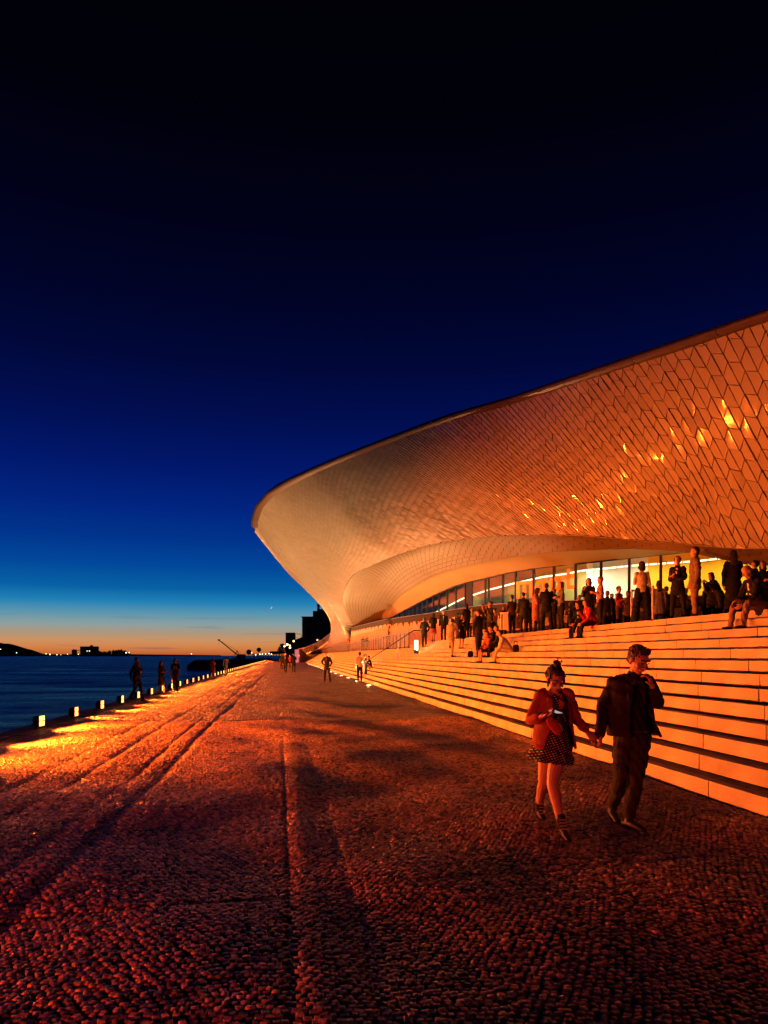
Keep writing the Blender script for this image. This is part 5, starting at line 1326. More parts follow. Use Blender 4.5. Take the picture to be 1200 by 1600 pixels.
# middle group
PP(terr(800, 9.7), 150, 1.72, 'person in brown shirt with arms raised to the chest beside the white table frame', top='shirt', topc='brown', bot='trousers', botc='black', hair='short', arms=('drink', 'fold'))
PP(terr(818, 9.7), 165, 1.70, 'man in a dark olive jacket seen from behind left of the pink coat', top='jacket', topc='olive', bot='trousers', botc='charcoal', hair='short', arms=('down', 'fold'))
PP(terr(826, 11.2), 170, 1.62, 'child-sized person in black half hidden behind the dark olive jacket', top='jacket', topc='black', bot='trousers', botc='black', hair='short')
PP(terr(837, 9.8), -85, 1.78, 'woman in a long pink coat turned right with bowed head', top='coat', topc='pink', bot='trousers', botc='black', hair='bob', hairc='brown', arms=('fold', 'fold'), fem=True, headp=22)
PP(terr(854, 9.9), 175, 1.86, 'large broad man in a black jacket seen from behind in the middle group', top='jacket', topc='black', bot='trousers', botc='navy', hair='short', arms=('fold', 'fold'), legs='wide')
PP(terr(865, 10.6), 60, 1.78, 'dark figure just right of the large man in the black jacket', top='jacket', topc='charcoal', bot='trousers', botc='black', hair='short', hairc='fair', arms=('fold', 'down'))
PP(terr(877, 10.0), 70, 1.80, 'woman with bobbed hair and a grey top at the right of the middle group', top='shirt', topc='grey', bot='trousers', botc='black', hair='bob', hairc='brown', arms=('fold', 'fold'), fem=True)
PP(terr(773, 11.6), 120, 1.76, 'person in a pale shirt standing far back left of the white table frame', top='shirt', topc='pink', bot='trousers', botc='black', hair='bun', arms=('down', 'down'))
PP(terr(901, 15.6), 20, 1.70, 'person in a cream shirt far back in front of the brightest window', top='shirt', topc='cream', bot='trousers', botc='black', hair='short', hairc='brown', arms=('fold', 'fold'))
PP(terr(905, 11.3), 40, 1.45, 'child in black standing left of the seated woman in red', top='jacket', topc='black', bot='trousers', botc='black', hair='short', arms=('drink', 'down'))
# left group on the upper steps
PP(at_u(663, 8.75, H11), 160, 1.92, 'man in a dark suit seen from behind by the small upright flood light', top='jacket', topc='charcoal', bot='trousers', botc='charcoal', hair='short', arms=('fold', 'pocket'))
PP(at_u(677, 9.5, H13), 175, 1.86, 'woman in a black jacket and short red skirt seen from behind', top='jacket', topc='black', bot='skirt', botc='rust', hair='bob', arms=('fold', 'fold'), fem=True, legs='together')
PP(at_u(693, 9.6, H13), 5, 1.86, 'man in an open dark suit with white shirt facing us on the upper steps', top='jacket', topc='black', bot='trousers', botc='black', hair='short', arms=('down', 'down'))
PP(stair_loc(704, 8), 200, 1.86, 'man in a cream jacket bending forward with one foot raised on a step', top='jacket', topc='cream', bot='trousers', botc='tan', hair='short', arms=('knee', 'knee'), legs='step', lean=24)
PP(at_u(729, 9.4, H13), 140, 1.80, 'stout figure in black at the back between the cream jacket and the dark suit', top='coat', topc='black', bot='trousers', botc='black', hair='bob', arms=('fold', 'down'), fem=True)
PP(at_u(738, 9.9, H13), 30, 1.66, 'person in pale clothes half hidden behind the dark suited man', top='shirt', topc='beige', bot='trousers', botc='black', hair='short', arms=('fold', 'down'))
PP(stair_loc(748, 8), 120, 1.90, 'tall bearded man in a dark suit standing mid-steps with folded arms', top='jacket', topc='navy', bot='trousers', botc='charcoal', hair='short', arms=('fold', 'fold'), legs='stand')
PP(stair_loc(766, 11), 60, 1.80, 'person in a dark green top raising both hands beside the tall man', top='shirt', topc='olive', bot='skirt', botc='black', hair='short', arms=('face', 'drink'), fem=True)
PP(stair_loc(755, 12), 40, 1.66, 'bare-legged person in a short dress behind the tall man in the dark suit', top='dress', topc='black', bot='skirt', botc='charcoal', hair='bun', arms=('fold', 'fold'), fem=True)
def seatp(px, kseat, dev, H, label, **k):
    # sits at the edge of tread kseat with the feet two treads lower, facing down the steps
    u = U_ST + (kseat - 1) * TRD + .06; p = at_u(px, u, (kseat - 2) * RISE)
    return person(p, -math.pi / 2 + math.radians(dev), H, label, seat=2 * RISE * 1.75 / H, **k)
seatp(775, 10, 8, 1.74, 'person in black seated on the steps, left of two huddled together', top='shirt', topc='black', bot='shorts', botc='black', hair='short', arms=('knee', 'face'), legs='sit', lean=22)
seatp(784, 10, -6, 1.72, 'person in a dark top seated behind the cream coat on the steps', top='shirt', topc='charcoal', bot='trousers', botc='black', hair='short', arms=('knee', 'drink'), legs='sit', lean=20)
seatp(796, 9, -12, 1.74, 'person in a cream coat seated low on the steps with bowed head', top='jacket', topc='cream', bot='trousers', botc='cream', hair='short', hairc='brown', arms=('knee', 'knee'), legs='sit', lean=34)
seatp(928, 13, 4, 1.68, 'woman in a bright red jacket and black trousers seated at the terrace edge', top='jacket', topc='red', bot='trousers', botc='black', hair='bob', hairc='brown', arms=('knee', 'drink'), legs='huddle', lean=26, fem=True)
old = seatp(1190, 13, 0, 1.84, 'bald old man in a dark jacket and beige trousers seated on the terrace edge', top='jacket', topc='black', bot='trousers', botc='khaki', hair='bald', hairc='grey', arms=('knee', 'knee'), legs='sitwide', lean=24, headp=14, vox=.011)
seatp(579, 4, -5, 1.72, 'person in black seated on the lowest steps behind the cream top', top='jacket', topc='black', bot='trousers', botc='beige', hair='short', arms=('knee', 'knee'), legs='sit', lean=14)
# more of the crowd, partly hidden
PP(terr(684, 11.0), 150, 1.72, 'person in charcoal half hidden between the red skirt and the open suit', top='jacket', topc='charcoal', bot='trousers', botc='black', hair='short', arms=('fold', 'down'))
PP(terr(716, 10.6), 200, 1.74, 'person in navy behind the bending cream jacket', top='jacket', topc='navy', bot='trousers', botc='black', hair='short', arms=('drink', 'down'))
PP(stair_loc(721, 10), -40, 1.66, 'bare-legged woman in black standing right of the bending cream jacket', top='dress', topc='black', bot='skirt', botc='black', hair='long', arms=('fold', 'drink'), fem=True)
PP(terr(744, 11.4), 90, 1.80, 'dark figure behind the left shoulder of the tall bearded man', top='coat', topc='charcoal', bot='trousers', botc='black', hair='short', arms=('fold', 'down'))
PP(terr(762, 10.2), -60, 1.76, 'man in black leaning toward the person in dark green with raised hands', top='jacket', topc='black', bot='trousers', botc='charcoal', hair='short', arms=('fold', 'reach'), lean=8)
PP(terr(787, 11.4), 20, 1.70, 'person in black behind the white table frame', top='coat', topc='black', bot='trousers', botc='black', hair='bob', arms=('fold', 'fold'), fem=True)
PP(terr(809, 11.8), 60, 1.66, 'woman in a brown dress behind the brown shirt and the olive jacket', top='dress', topc='brown', bot='skirt', botc='brown', hair='bun', arms=('drink', 'down'), fem=True)
PP(terr(846, 11.6), 190, 1.72, 'person in grey hidden between the long pink coat and the broad man', top='jacket', topc='grey', bot='trousers', botc='charcoal', hair='short', hairc='grey', arms=('fold', 'down'))
PP(terr(870, 12.2), 150, 1.68, 'small figure in beige behind the woman with the grey top', top='shirt', topc='beige', bot='skirt', botc='beige', hair='bob', arms=('fold', 'fold'), fem=True)
PP(terr(891, 13.4), 30, 1.64, 'person in olive far back left of the brightest window', top='jacket', topc='olive', bot='trousers', botc='black', hair='short', arms=('down', 'fold'))
PP(terr(914, 12.8), 140, 1.70, 'dark figure behind the long-haired woman in black', top='jacket', topc='charcoal', bot='trousers', botc='black', hair='short', arms=('fold', 'down'))
PP(terr(981, 13.6), 40, 1.68, 'person in a dim brown jacket left of the wide black trousers', top='jacket', topc='brown', bot='trousers', botc='brown', hair='short', arms=('fold', 'phone'))
PP(terr(1018, 14.0), 100, 1.74, 'dark figure just right of the wide black trousers', top='jacket', topc='black', bot='trousers', botc='black', hair='short', arms=('fold', 'down'))
PP(terr(1112, 13.4), -30, 1.66, 'person in charcoal behind the camera holder', top='jacket', topc='charcoal', bot='trousers', botc='black', hair='short', arms=('fold', 'fold'))
PP(terr(1192, 13.2), 0, 1.74, 'dark figure at the right picture edge behind the old man', top='coat', topc='black', bot='trousers', botc='black', hair='long', arms=('down', 'fold'), fem=True)
seatp(768, 9, 10, 1.70, 'child in red and black seated lowest on the steps beside the bearded man', top='shirt', topc='rust', bot='shorts', botc='black', hair='short', arms=('knee', 'knee'), legs='huddle', lean=20)
seatp(912, 13, 14, 1.60, 'dark seated figure beside the woman in the bright red jacket', top='jacket', topc='black', bot='trousers', botc='black', hair='long', arms=('knee', 'knee'), legs='huddle', lean=22, fem=True)
# bags put down or carried
for px, u, zz, l, c_ in ((735, U_ST + 7.5 * TRD, 8 * RISE, 'dark bag standing on the step by the tall bearded man', 'black'), (806, U_ST + 8.4 * TRD, 9 * RISE, 'small dark bag on the step right of the cream coat', 'charcoal'), (947, 9.3, H13, 'small dark bag on the terrace edge right of the red jacket', 'black')):
    p = at_u(px, u, zz); bg_ = empty('bag', p, .4, label=l, cat='bag'); b_ = SK(); b_.limb([(0, 0, .07), (0, 0, .22)], [(.15, .07), (.13, .05)]); b_.finish('pouch', CL[c_], bg_, .014, 2)
    b_ = SK(); b_.limb([(-.09, 0, .24), (-.05, 0, .36), (.05, 0, .36), (.09, 0, .24)], [.014] * 4, n=6); b_.finish('handle', CL['brown'], bg_, .01, 0)
# behind the balustrade
PP(at_u(545, 9.7, H11), 20, 1.80, 'person in a bright red top behind the glass balustrade', top='shirt', topc='red', bot='trousers', botc='black', hair='short', arms=('fold', 'fold'))
PP(at_u(567, 9.6, H11), 30, 1.82, 'left of two dark figures behind the glass balustrade', top='jacket', topc='black', bot='trousers', botc='black', hair='short', arms=('down', 'down'))
PP(at_u(573.5, 9.7, H11), -20, 1.80, 'right of two dark figures close together behind the balustrade', top='jacket', topc='black', bot='trousers', botc='black', hair='short', arms=('down', 'down'))
# on the promenade
PP(gnd(511, 1066), 25, 1.86, 'burly man in black with hands on hips standing alone on the promenade', top='jacket', topc='black', bot='trousers', botc='black', hair='short', arms=('pocket', 'hip'), legs='wide', vox=.014)
PP(gnd(562, 1065), 165, 1.86, 'person in a cream top and dark trousers seen from behind by the ground lights', top='shirt', topc='cream', bot='trousers', botc='black', hair='short', arms=('down', 'fold'), vox=.014)
PP(gnd(571, 1063.5), -100, 1.74, 'person in black close behind the cream top by the ground lights', top='shirt', topc='black', bot='shorts', botc='black', hair='pony', arms=('fold', 'fold'), fem=True)
PP(gnd(446, 1052), 10, 1.88, 'dark man walking towards us, left of two on the far promenade', top='jacket', topc='black', bot='trousers', botc='black', hair='short', legs='walk', stride=.5)
PP(gnd(459, 1051.5), 170, 1.86, 'dark figure with raised arm, right of two on the far promenade', top='jacket', topc='black', bot='trousers', botc='black', hair='short', arms=('down', 'camera'))
PP(gnd(440.5, 1046), 170, 1.76, 'dark person further back at the left of the far pair', top='coat', topc='black', bot='trousers', botc='black', hair='bob')
PP(gnd(453, 1044), 0, 1.7, 'person in red far down the promenade between two dark walkers', top='shirt', topc='red', bot='trousers', botc='black', hair='short')
PP(gnd(489, 1033.5), 0, 1.7, 'tiny figure in red by the end of the steps under the footbridge', top='shirt', topc='red', bot='trousers', botc='black', hair='short')
KZ = .11
def kerbp(px, u=-5.25): return at_u(px, u, KZ if u < -5.3 else 0.0)
PP(at_u(213.5, -5.28, 0.0), -55, 1.58, 'man in a dark jacket walking at the kerb, nearest of the three walkers there', top='jacket', topc='black', bot='trousers', botc='black', hair='short', arms=('fold', 'back'), legs='walk', stride=.8, vox=.013)
PP(at_u(252, -5.1, 0.0), -40, 1.42, 'woman with long dark hair in a dark dress walking between two others at the kerb', top='dress', topc='charcoal', bot='skirt', botc='charcoal', hair='long', arms=('fold', 'fold'), fem=True, legs='walk', stride=.4)
lt_ = PP(at_u(274, -4.75, 0.0), 5, 1.54, 'woman with long hair in a printed black tee walking towards us along the kerb', top='shirt', topc='black', bot='trousers', botc='brown', hair='long', arms=('swing', 'relaxed'), fem=True, legs='walk', stride=.4, extra='short', vox=.013)
PP(at_u(333, -4.9, 0.0), 170, 1.50, 'person in a rust top and skirt walking away along the row of lamps', top='shirt', topc='rust', bot='skirt', botc='rust', hair='short', arms=('fold', 'fold'), fem=True, legs='walk', stride=.4)
PP(at_u(353, -4.7, 0.0), 175, 1.58, 'person in a cream jacket walking away by the lamps, raising one hand', top='jacket', topc='cream', bot='trousers', botc='beige', hair='short', arms=('down', 'face'), legs='walk', stride=.4)
# a light print on the tee
mb = MB()
for r_ in range(4):
    x = -.085
    while x < .08:
        w = random.uniform(.015, .035); mb.box(((x + w / 2) * .88, -.113, 1.17 - r_ * .04), (w * .88, .008, .018)); x += w + .012
mb.build('shirt_print', CL['white'], lt_, kind='stuff')
for px, u, l, rel in ((497, 13.4, 'left of three tiny dark figures on the ramp at the shell foot', 0), (501.5, 13.6, 'middle of three tiny dark figures on the ramp at the shell foot', 40), (505, 13.5, 'right of three tiny dark figures on the ramp at the shell foot', -40)):
    pass

# ------------------------------------------------------------------ the walking couple
def J(px, py, Z): return P(px, py, Z / FP)
SIDE = Vector((1, -.12, 0)).normalized(); FW = Vector((-.12, -1, 0)).normalized()
def up_(o, loc):
    for c in o: pass
# man
ml = gnd(990, 1297); man = empty('person', ml, label='young man in a dark jacket walking with one hand at his mouth', cat='person')
def rl(v): return v - ml
Z = 7.08
hipL, hipR = J(1000, 1152, Z), J(976, 1152, Z); knL, knR = J(994, 1214, 6.98), J(970, 1216, 7.05); anL, anR = J(983, 1277, 7.04), J(957.5, 1259, 7.42)
shL, shR = J(1014, 1066, Z), J(958, 1068, Z); elL, elR = J(1028, 1098, 6.98), J(942, 1106, Z + .02); wrL, wrR = J(1019, 1072, 6.86), J(938, 1147, 7.0)
hc = J(997.5, 1031, 6.98); nk = J(991, 1054, 7.05)
Rm = head_frame((.34, -.86, -.56), (.10, -.35, .9))
b = SK()
cen_p = J(988, 1148, Z); 
b.limb([rl(cen_p), rl(J(987, 1115, Z)), rl(J(987, 1085, Z)), rl(J(988, 1066, Z)), rl(nk)], [(.145, .10), (.13, .10), (.155, .11), (.14, .085), (.058, .055)], side=SIDE)
b.limb([rl(J(990, 1061, 7.06)), rl(nk), rl(hc) + Vector((0, .02, -.03))], [.060, .058, .056]); head(b, rl(hc), Rm, 1.06, True)
b.limb([rl(shL), rl(elL), rl(wrL)], [.05, .040, .027]); b.limb([rl(shR), rl(elR), rl(wrR)], [.05, .040, .027])
b.limb([rl(hipL), rl(hipL.lerp(knL, .5)), rl(knL), rl(knL.lerp(anL, .5)), rl(anL)], [.08, .066, .046, .042, .034]); b.limb([rl(hipR), rl(hipR.lerp(knR, .5)), rl(knR), rl(knR.lerp(anR, .5)), rl(anR)], [.08, .066, .046, .042, .034])
hand(b, rl(wrL), J(1012.5, 1051, 6.82) - wrL, (-.9, .5, 0), (-.5, -.3, .6), 1.05, .75)
hand(b, rl(wrR), Vector((-.05, -.05, -1)), (-1, .2, 0), (0, -1, 0), 1.05, .9)
b.finish('body', M_SKIN, man, .0045, 3)
for s_ in (-1, 1):
    e = SK(); e.limb([rl(hc) + Rm @ Vector((s_ * .022, -.088, .014)) * 1.06, rl(hc) + Rm @ Vector((s_ * .036, -.090, .0145)) * 1.06, rl(hc) + Rm @ Vector((s_ * .050, -.080, .011)) * 1.06], [.004, .0062, .0035], n=8); e.finish('eye', mat('dark_eye', (.02, .01, .008), .3), man, .003, 0)
    e = SK(); e.limb([rl(hc) + Rm @ Vector((s_ * .016, -.094, .040)) * 1.06, rl(hc) + Rm @ Vector((s_ * .038, -.093, .047)) * 1.06, rl(hc) + Rm @ Vector((s_ * .060, -.074, .038)) * 1.06], [.0035, .005, .003], n=8); e.finish('eyebrow', M_HAIRD, man, .003, 0)
e = SK(); e.limb([rl(hc) + Rm @ Vector((s_ * .020, -.096, -.058)) * 1.06 for s_ in (-1, 0, 1)], [.005, .008, .005], n=8); e.finish('lips', mat('lips', (.38, .12, .09), .45), man, .003, 0)
h = SK(); hair_shape(h, rl(hc), Rm, 'quiff', 1.06)
for k in range(26):
    a = k * 2.4; rr_ = .02 + .055 * ((k * 37) % 26) / 26; o1 = Rm @ Vector((rr_ * math.cos(a), .02 + rr_ * math.sin(a), .125 - rr_ * .5)) * 1.06
    h.limb([rl(hc) + o1, rl(hc) + o1 + Rm @ Vector((.018, -.002, .008))], [.012, .006], n=6)
h.finish('hair', M_HAIRB, man, .0045, 2)
sh = SK(); sh.limb([rl(J(988, 1146, Z)), rl(J(988, 1115, Z)), rl(J(988, 1085, Z)), rl(J(989, 1068, Z)), rl(J(990, 1059, Z))], [(.165, .118), (.155, .118), (.185, .128), (.165, .10), (.075, .07)], side=SIDE, n=18)
sh.limb([rl(J(990, 1062, Z)), rl(J(991, 1055, 7.04))], [(.078, .072), (.070, .068)]); sh.finish('shirt', CL['black'], man, .007)
cl_ = SK()
cl_.limb([rl(J(984.5, 1056, 7.0)), rl(J(990, 1069, 6.93)), rl(J(995, 1063, 6.90))], [(.028, .012)] * 3, n=8); cl_.limb([rl(J(1001, 1058, 6.97)), rl(J(999, 1066, 6.90))], [(.024, .012)] * 2, n=8); cl_.finish('collar', CL['charcoal'], man, .005)
bt = SK(); bt.limb([rl(J(c, 1141.5, Z)) + FW * d for c, d in ((968, .06), (980, .115), (992, .128), (1004, .11))], [.016] * 4, n=8); bt.finish('belt', M_SHOET, man, .006)
jk = SK()
jk.shell([(rl(J(990, 1053, Z)), .085, .075, 42, -4), (rl(J(988, 1056, Z)), .15, .095, 38, -4), (rl(J(987, 1061, Z)), .205, .125, 34, -6), (rl(J(986, 1070, Z)), .225, .145, 30, -8), (rl(J(986, 1088, Z)), .225, .155, 26, -12), (rl(J(984, 1112, Z)), .218, .152, 28, -16), (rl(J(986, 1132, Z)), .235, .168, 34, -18), (rl(J(990, 1150, Z)), .258, .185, 42, -22)], None, -SIDE, FW, .014)
jk.limb([rl(shR) + Vector((.01, 0, .005)), rl(shR.lerp(elR, .5)), rl(elR), rl(wrR.lerp(elR, .03))], [.066, .066, .060, .050]); jk.limb([rl(shL) - Vector((.01, 0, -.005)), rl(shL.lerp(elL, .5)), rl(elL), rl(elL.lerp(wrL, .85))], [.064, .064, .058, .046])
jk.limb([rl(J(982, 1056, 7.0)), rl(J(985, 1078, 6.92)), rl(J(983.5, 1104, 6.91))], [(.020, .010), (.036, .010), (.012, .008)], side=SIDE, n=8)      # lapel
jk.limb([rl(J(1001, 1058, 7.0)), rl(J(1005, 1078, 6.93)), rl(J(1008, 1100, 6.94))], [(.018, .010), (.030, .010), (.012, .008)], side=SIDE, n=8)
jk.finish('jacket', CL['jacket'], man, .006, 2)
tr = SK(); tr.limb([rl(J(988, 1156, Z)), rl(J(988, 1142, Z))], [(.168, .125), (.158, .118)], side=SIDE)
tr.limb([rl(hipL), rl(hipL.lerp(knL, .5)), rl(knL), rl(knL.lerp(anL, .5)), rl(anL) + Vector((0, 0, .03))], [.108, .098, .074, .066, .060]); tr.limb([rl(hipR), rl(hipR.lerp(knR, .5)), rl(knR), rl(knR.lerp(anR, .5)), rl(anR) + Vector((0, 0, .03))], [.108, .098, .076, .066, .058])
tr.finish('trousers', CL['charcoal'], man, .007, 2)
for an, heel, toe in ((anL, J(976, 1287, 7.08), J(1006, 1298.5, 6.86)), (anR, J(954, 1268, 7.50), J(966, 1287, 7.20))):
    toe.z = max(toe.z, .03); s_ = SK(); md_ = heel.lerp(toe, .5); s_.limb([rl(heel) + Vector((0, 0, .012)), rl(md_) + Vector((0, 0, .018)), rl(toe)], [(.038, .036), (.046, .036), (.036, .022)], side=SIDE); s_.limb([rl(an) + Vector((0, 0, -.02)), rl(heel.lerp(toe, .25)) + Vector((0, 0, .02))], [.046, .042]); s_.finish('shoe', M_SHOE, man, .005, 2)
    s_ = SK(); s_.limb([rl(heel) + Vector((0, 0, -.022)), rl(md_) + Vector((0, 0, -.02)), rl(toe) + Vector((0, 0, -.014))], [(.036, .005), (.043, .005), (.033, .004)], side=SIDE); s_.finish('shoe_sole', CL['black'], man, .004, 0)

# woman
wl = gnd(868, 1300); wom = empty('person', wl, label='young woman in a red blazer and short patterned dress looking at her phone', cat='person')
def rw_(v): return v - wl
Z = 6.95
hipL, hipR = J(877, 1162, Z), J(858, 1162, Z); knL, knR = J(863.5, 1222, 6.82), J(849.5, 1222, 7.05); anL, anR = J(876, 1283, 6.72), J(843, 1254, 7.40)
shL, shR = J(886, 1083, Z), J(847, 1084, Z); elL, elR = J(899, 1120, Z), J(828, 1124, 6.93); wrL, wrR = J(920, 1146, 6.98), J(849, 1118, 6.74)
hc = J(867.5, 1060.5, 6.88); nk = J(869, 1079, 6.95); Rw = head_frame((.12, -.82, -.62), (0, -.4, .9))
b = SK()
b.limb([rw_(J(867, 1160, Z)), rw_(J(867, 1128, Z)), rw_(J(867, 1104, Z)), rw_(J(868, 1086, Z)), rw_(nk)], [(.145, .10), (.11, .09), (.125, .095), (.11, .07), (.045, .045)], side=SIDE)
b.limb([rw_(J(868, 1085, 6.96)), rw_(nk), rw_(hc) + Vector((0, .02, -.03))], [.047, .046, .046]); head(b, rw_(hc), Rw, .93, True)
b.limb([rw_(shL), rw_(elL), rw_(wrL)], [.040, .033, .022]); b.limb([rw_(shR), rw_(elR), rw_(wrR)], [.040, .033, .022])
b.limb([rw_(hipL), rw_(hipL.lerp(knL, .5)), rw_(knL), rw_(knL.lerp(anL, .35)), rw_(anL)], [.092, .080, .054, .054, .034]); b.limb([rw_(hipR), rw_(hipR.lerp(knR, .5)), rw_(knR), rw_(knR.lerp(anR, .35)), rw_(anR)], [.092, .080, .054, .053, .034])
hand(b, rw_(wrR), J(866, 1115.5, 6.66) - wrR, (0, -.3, 1), (.2, -.8, .5), .95, .7)
hand(b, rw_(wrL), J(932, 1158, 7.0) - wrL, (.3, .8, -.3), (.3, -.2, .9), .95, .7)
b.finish('body', M_SKIN, wom, .0045, 3)
for s_ in (-1, 1):
    e = SK(); e.limb([rw_(hc) + Rw @ Vector((s_ * .022, -.088, .014)) * .93, rw_(hc) + Rw @ Vector((s_ * .036, -.090, .0145)) * .93, rw_(hc) + Rw @ Vector((s_ * .050, -.080, .011)) * .93], [.004, .0062, .0035], n=8); e.finish('eye', MATS['dark_eye'], wom, .003, 0)
    e = SK(); e.limb([rw_(hc) + Rw @ Vector((s_ * .016, -.094, .040)) * .93, rw_(hc) + Rw @ Vector((s_ * .038, -.093, .046)) * .93, rw_(hc) + Rw @ Vector((s_ * .058, -.076, .038)) * .93], [.003, .0042, .0028], n=8); e.finish('eyebrow', M_HAIRD, wom, .003, 0)
e = SK(); e.limb([rw_(hc) + Rw @ Vector((s_ * .018, -.096, -.058)) * .93 for s_ in (-1, 0, 1)], [.005, .0085, .005], n=8); e.finish('lips', MATS['lips'], wom, .003, 0)
h = SK(); hair_shape(h, rw_(hc), Rw, 'updo', .95)
for k in range(14): a = k * .9; o1 = Rw @ Vector((.085 * math.cos(a), .03 + .08 * math.sin(a), .05)) * .95; h.limb([rw_(hc) + o1, rw_(hc) + o1 * 1.15 + Vector((0, 0, -.05))], [.010, .003], n=6)
h.finish('hair', M_HAIRD, wom, .0045, 2)
# dress with small pale dashes
M_DRESS = mat('patterned_dress', (.012, .011, .012), .8)
def dress_nodes(m):
    t = m.node_tree; b_ = t.nodes['Principled BSDF']; co = t.nodes.new('ShaderNodeTexCoord'); mp = t.nodes.new('ShaderNodeMapping'); mp.inputs['Rotation'].default_value = (0, .35, 0); mp.inputs['Scale'].default_value = (38, 5, 46); t.links.new(co.outputs['Object'], mp.inputs[0])
    sx = t.nodes.new('ShaderNodeSeparateXYZ'); t.links.new(mp.outputs[0], sx.inputs[0]); ms = []
    for ax, off, thr in (('X', 0, .50), ('Z', 0, .33)):
        fr = t.nodes.new('ShaderNodeMath'); fr.operation = 'FRACT'; t.links.new(sx.outputs[ax], fr.inputs[0]); lt__ = t.nodes.new('ShaderNodeMath'); lt__.operation = 'LESS_THAN'; lt__.inputs[1].default_value = thr; t.links.new(fr.outputs[0], lt__.inputs[0]); ms.append(lt__)
    mu_ = t.nodes.new('ShaderNodeMath'); mu_.operation = 'MULTIPLY'; t.links.new(ms[0].outputs[0], mu_.inputs[0]); t.links.new(ms[1].outputs[0], mu_.inputs[1])
    mx_ = t.nodes.new('ShaderNodeMix'); mx_.data_type = 'RGBA'; mx_.inputs[6].default_value = (.012, .011, .012, 1); mx_.inputs[7].default_value = (.5, .42, .32, 1); t.links.new(mu_.outputs[0], mx_.inputs[0]); t.links.new(mx_.outputs[2], b_.inputs['Base Color'])
dress_nodes(M_DRESS)
dr = SK(); dr.limb([rw_(J(868, 1083, 6.96)), rw_(J(868, 1090, Z)), rw_(J(867, 1106, Z)), rw_(J(866, 1130, Z)), rw_(J(863, 1155, Z)), rw_(J(859.5, 1189, Z))], [(.075, .06), (.125, .085), (.142, .115), (.128, .105), (.175, .14), (.225, .19)], side=SIDE, n=26, hem=True)
dr.finish('dress', M_DRESS, wom, .006, 2)
# hem folds added as soft ridges
me_ = None
jk = SK()
jk.shell([(rw_(J(869, 1080, Z)), .065, .060, 42, -6), (rw_(J(868, 1085, Z)), .12, .085, 36, -8), (rw_(J(867, 1093, Z)), .168, .112, 30, -10), (rw_(J(866, 1110, Z)), .172, .140, 28, -12), (rw_(J(865, 1130, Z)), .178, .150, 34, -14), (rw_(J(865, 1150, Z)), .20, .165, 42, -14), (rw_(J(865, 1168, Z)), .215, .18, 48, -12)], None, -SIDE, FW, .012)
jk.limb([rw_(shR), rw_(shR.lerp(elR, .5)), rw_(elR), rw_(elR.lerp(wrR, .62))], [.060, .058, .052, .046]); jk.limb([rw_(shL), rw_(shL.lerp(elL, .5)), rw_(elL), rw_(elL.lerp(wrL, .62))], [.060, .056, .050, .044])
jk.limb([rw_(J(861, 1084, 6.90)), rw_(J(859.5, 1100, 6.82)), rw_(J(864, 1118, 6.81))], [(.014, .010), (.030, .010), (.012, .008)], side=SIDE, n=8); jk.limb([rw_(J(876, 1084, 6.90)), rw_(J(878, 1098, 6.82)), rw_(J(876, 1114, 6.82))], [(.014, .010), (.026, .010), (.010, .008)], side=SIDE, n=8)
jk.finish('blazer', cloth('blazer', (.31, .065, .045), .75), wom, .0055, 2)
for an, heel, toe in ((anL, J(878, 1296, 6.74), J(889, 1313, 6.50)), (anR, J(842, 1268, 7.46), J(851, 1284, 7.26))):
    s_ = SK(); toe.z = max(toe.z, .025); md_ = heel.lerp(toe, .5)
    s_.limb([rw_(heel), rw_(md_) + Vector((0, 0, .008)), rw_(toe)], [(.032, .034), (.037, .030), (.028, .018)], side=SIDE); s_.limb([rw_(an) + Vector((0, 0, .03)), rw_(an), rw_(heel.lerp(toe, .15)) + Vector((0, 0, .02))], [.046, .043, .038]); s_.finish('boot', M_SHOE, wom, .005, 2)
    s_ = MB()
    for k in range(5): c_ = rw_((an + Vector((0, 0, .02))).lerp(heel.lerp(toe, .45), k / 5)) + FW * .040; s_.box(c_, (.05, .008, .008), math.radians(-7))
    s_.build('lace', CL['tan'], wom, kind='stuff')
ph = empty('phone', J(868.5, 1113, 6.70), label='phone with a lit screen held in the young woman\'s right hand', cat='phone')
mb = MB(); mb.box((0, 0, 0), (.07, .135, .009), .25, .15); mb.build('case', M_DARKM, ph)
nrm = Matrix.Rotation(.25, 3, 'Z') @ Matrix.Rotation(.15, 3, 'X') @ Vector((0, 0, 1)); mb = MB(); mb.box(nrm * .006, (.062, .122, .002), .25, .15); mb.build('screen', emat('phone_screen', (.9, .75, .65), .5), ph)
bgp = empty('handbag', J(866, 1134, 6.74), label='small red clutch bag hanging from the young woman\'s wrist', cat='bag')
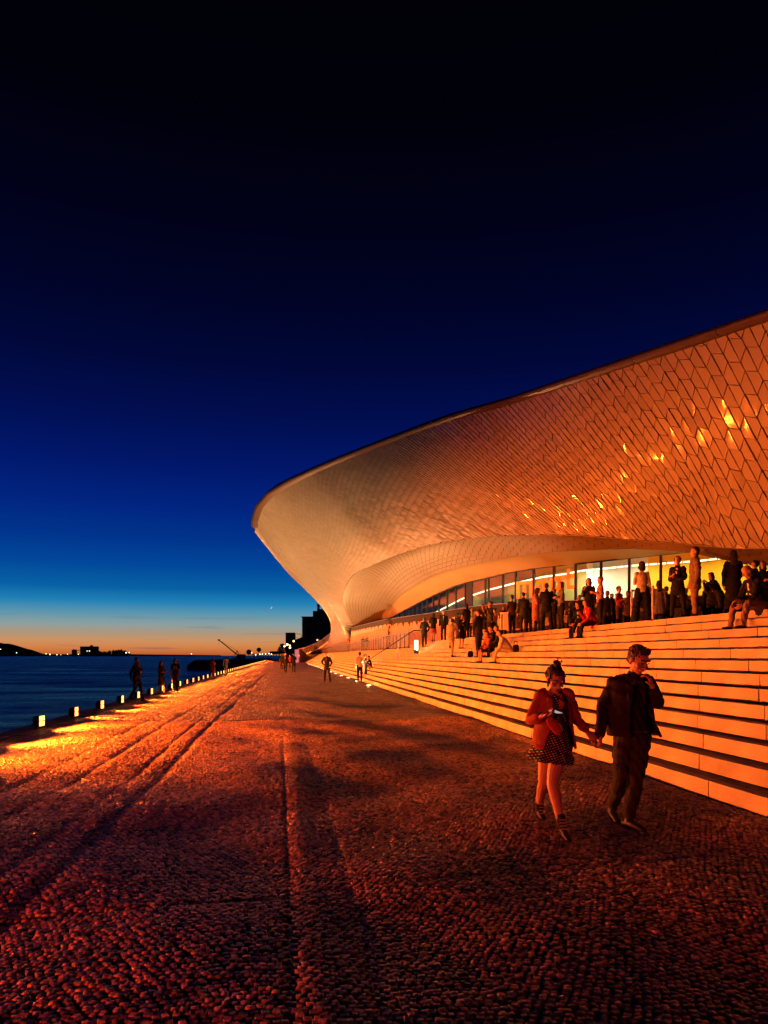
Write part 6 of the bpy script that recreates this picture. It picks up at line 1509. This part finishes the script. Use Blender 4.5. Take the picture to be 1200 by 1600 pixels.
bs = SK(); bs.limb([Vector((-.05, 0, .06)), Vector((.0, 0, .0)), Vector((.045, 0, -.055))], [(.035, .022), (.05, .030), (.042, .026)], side=(.5, 0, .7)); bs.finish('pouch', cloth('clutch', (.42, .06, .05), .45), bgp, .005, 2)
bs = SK(); bs.limb([Vector((-.03, -.02, .07)), Vector((.03, -.03, .03)), Vector((.07, -.02, -.04))], [.006] * 3, n=8); bs.finish('zip', M_STEEL, bgp, .004, 0)

# bake the grown surfaces
bpy.context.view_layer.update()
dg = bpy.context.evaluated_depsgraph_get()
baked = []
for o in PENDING: baked.append(bpy.data.meshes.new_from_object(o.evaluated_get(dg)))
for o, m in zip(PENDING, baked):
    o.modifiers.clear(); old_ = o.data; m.name = old_.name; o.data = m; bpy.data.meshes.remove(old_)
    n = len(m.vertices)
    if n and o.name.split('.')[0] == 'hair':
        co_ = np.zeros(n * 3); m.vertices.foreach_get('co', co_); co_ = co_.reshape(-1, 3); no_ = np.zeros(n * 3); m.vertices.foreach_get('normal', no_); no_ = no_.reshape(-1, 3)
        x, y, z = co_.T; f = np.sin(210 * x + 60 * z + 4 * np.sin(40 * y)) * .0028 + np.sin(130 * y - 90 * z + 5 * np.sin(50 * x)) * .0028 + np.sin(37 * x + 29 * y + 41 * z) * .003
        m.vertices.foreach_set('co', (co_ + no_ * f[:, None]).ravel()); m.update()
    if n and o.name.split('.')[0] in ('jacket', 'trousers', 'blazer', 'dress', 'skirt', 'coat', 'shirt'):
        co_ = np.zeros(n * 3); m.vertices.foreach_get('co', co_); co_ = co_.reshape(-1, 3); no_ = np.zeros(n * 3); m.vertices.foreach_get('normal', no_); no_ = no_.reshape(-1, 3)
        x, y, z = co_.T; f = np.sin(38 * z + 9 * np.sin(11 * x + 5 * y)) * .005 + np.sin(21 * x + 17 * z + 6 * np.sin(9 * z)) * .0045
        if o.name.split('.')[0] in ('dress', 'skirt'): f = f + np.sin(np.arctan2(y, x) * 9) * .010 * np.clip((1.0 - z) * 2, 0, 1)
        m.vertices.foreach_set('co', (co_ + no_ * f[:, None]).ravel()); m.update()
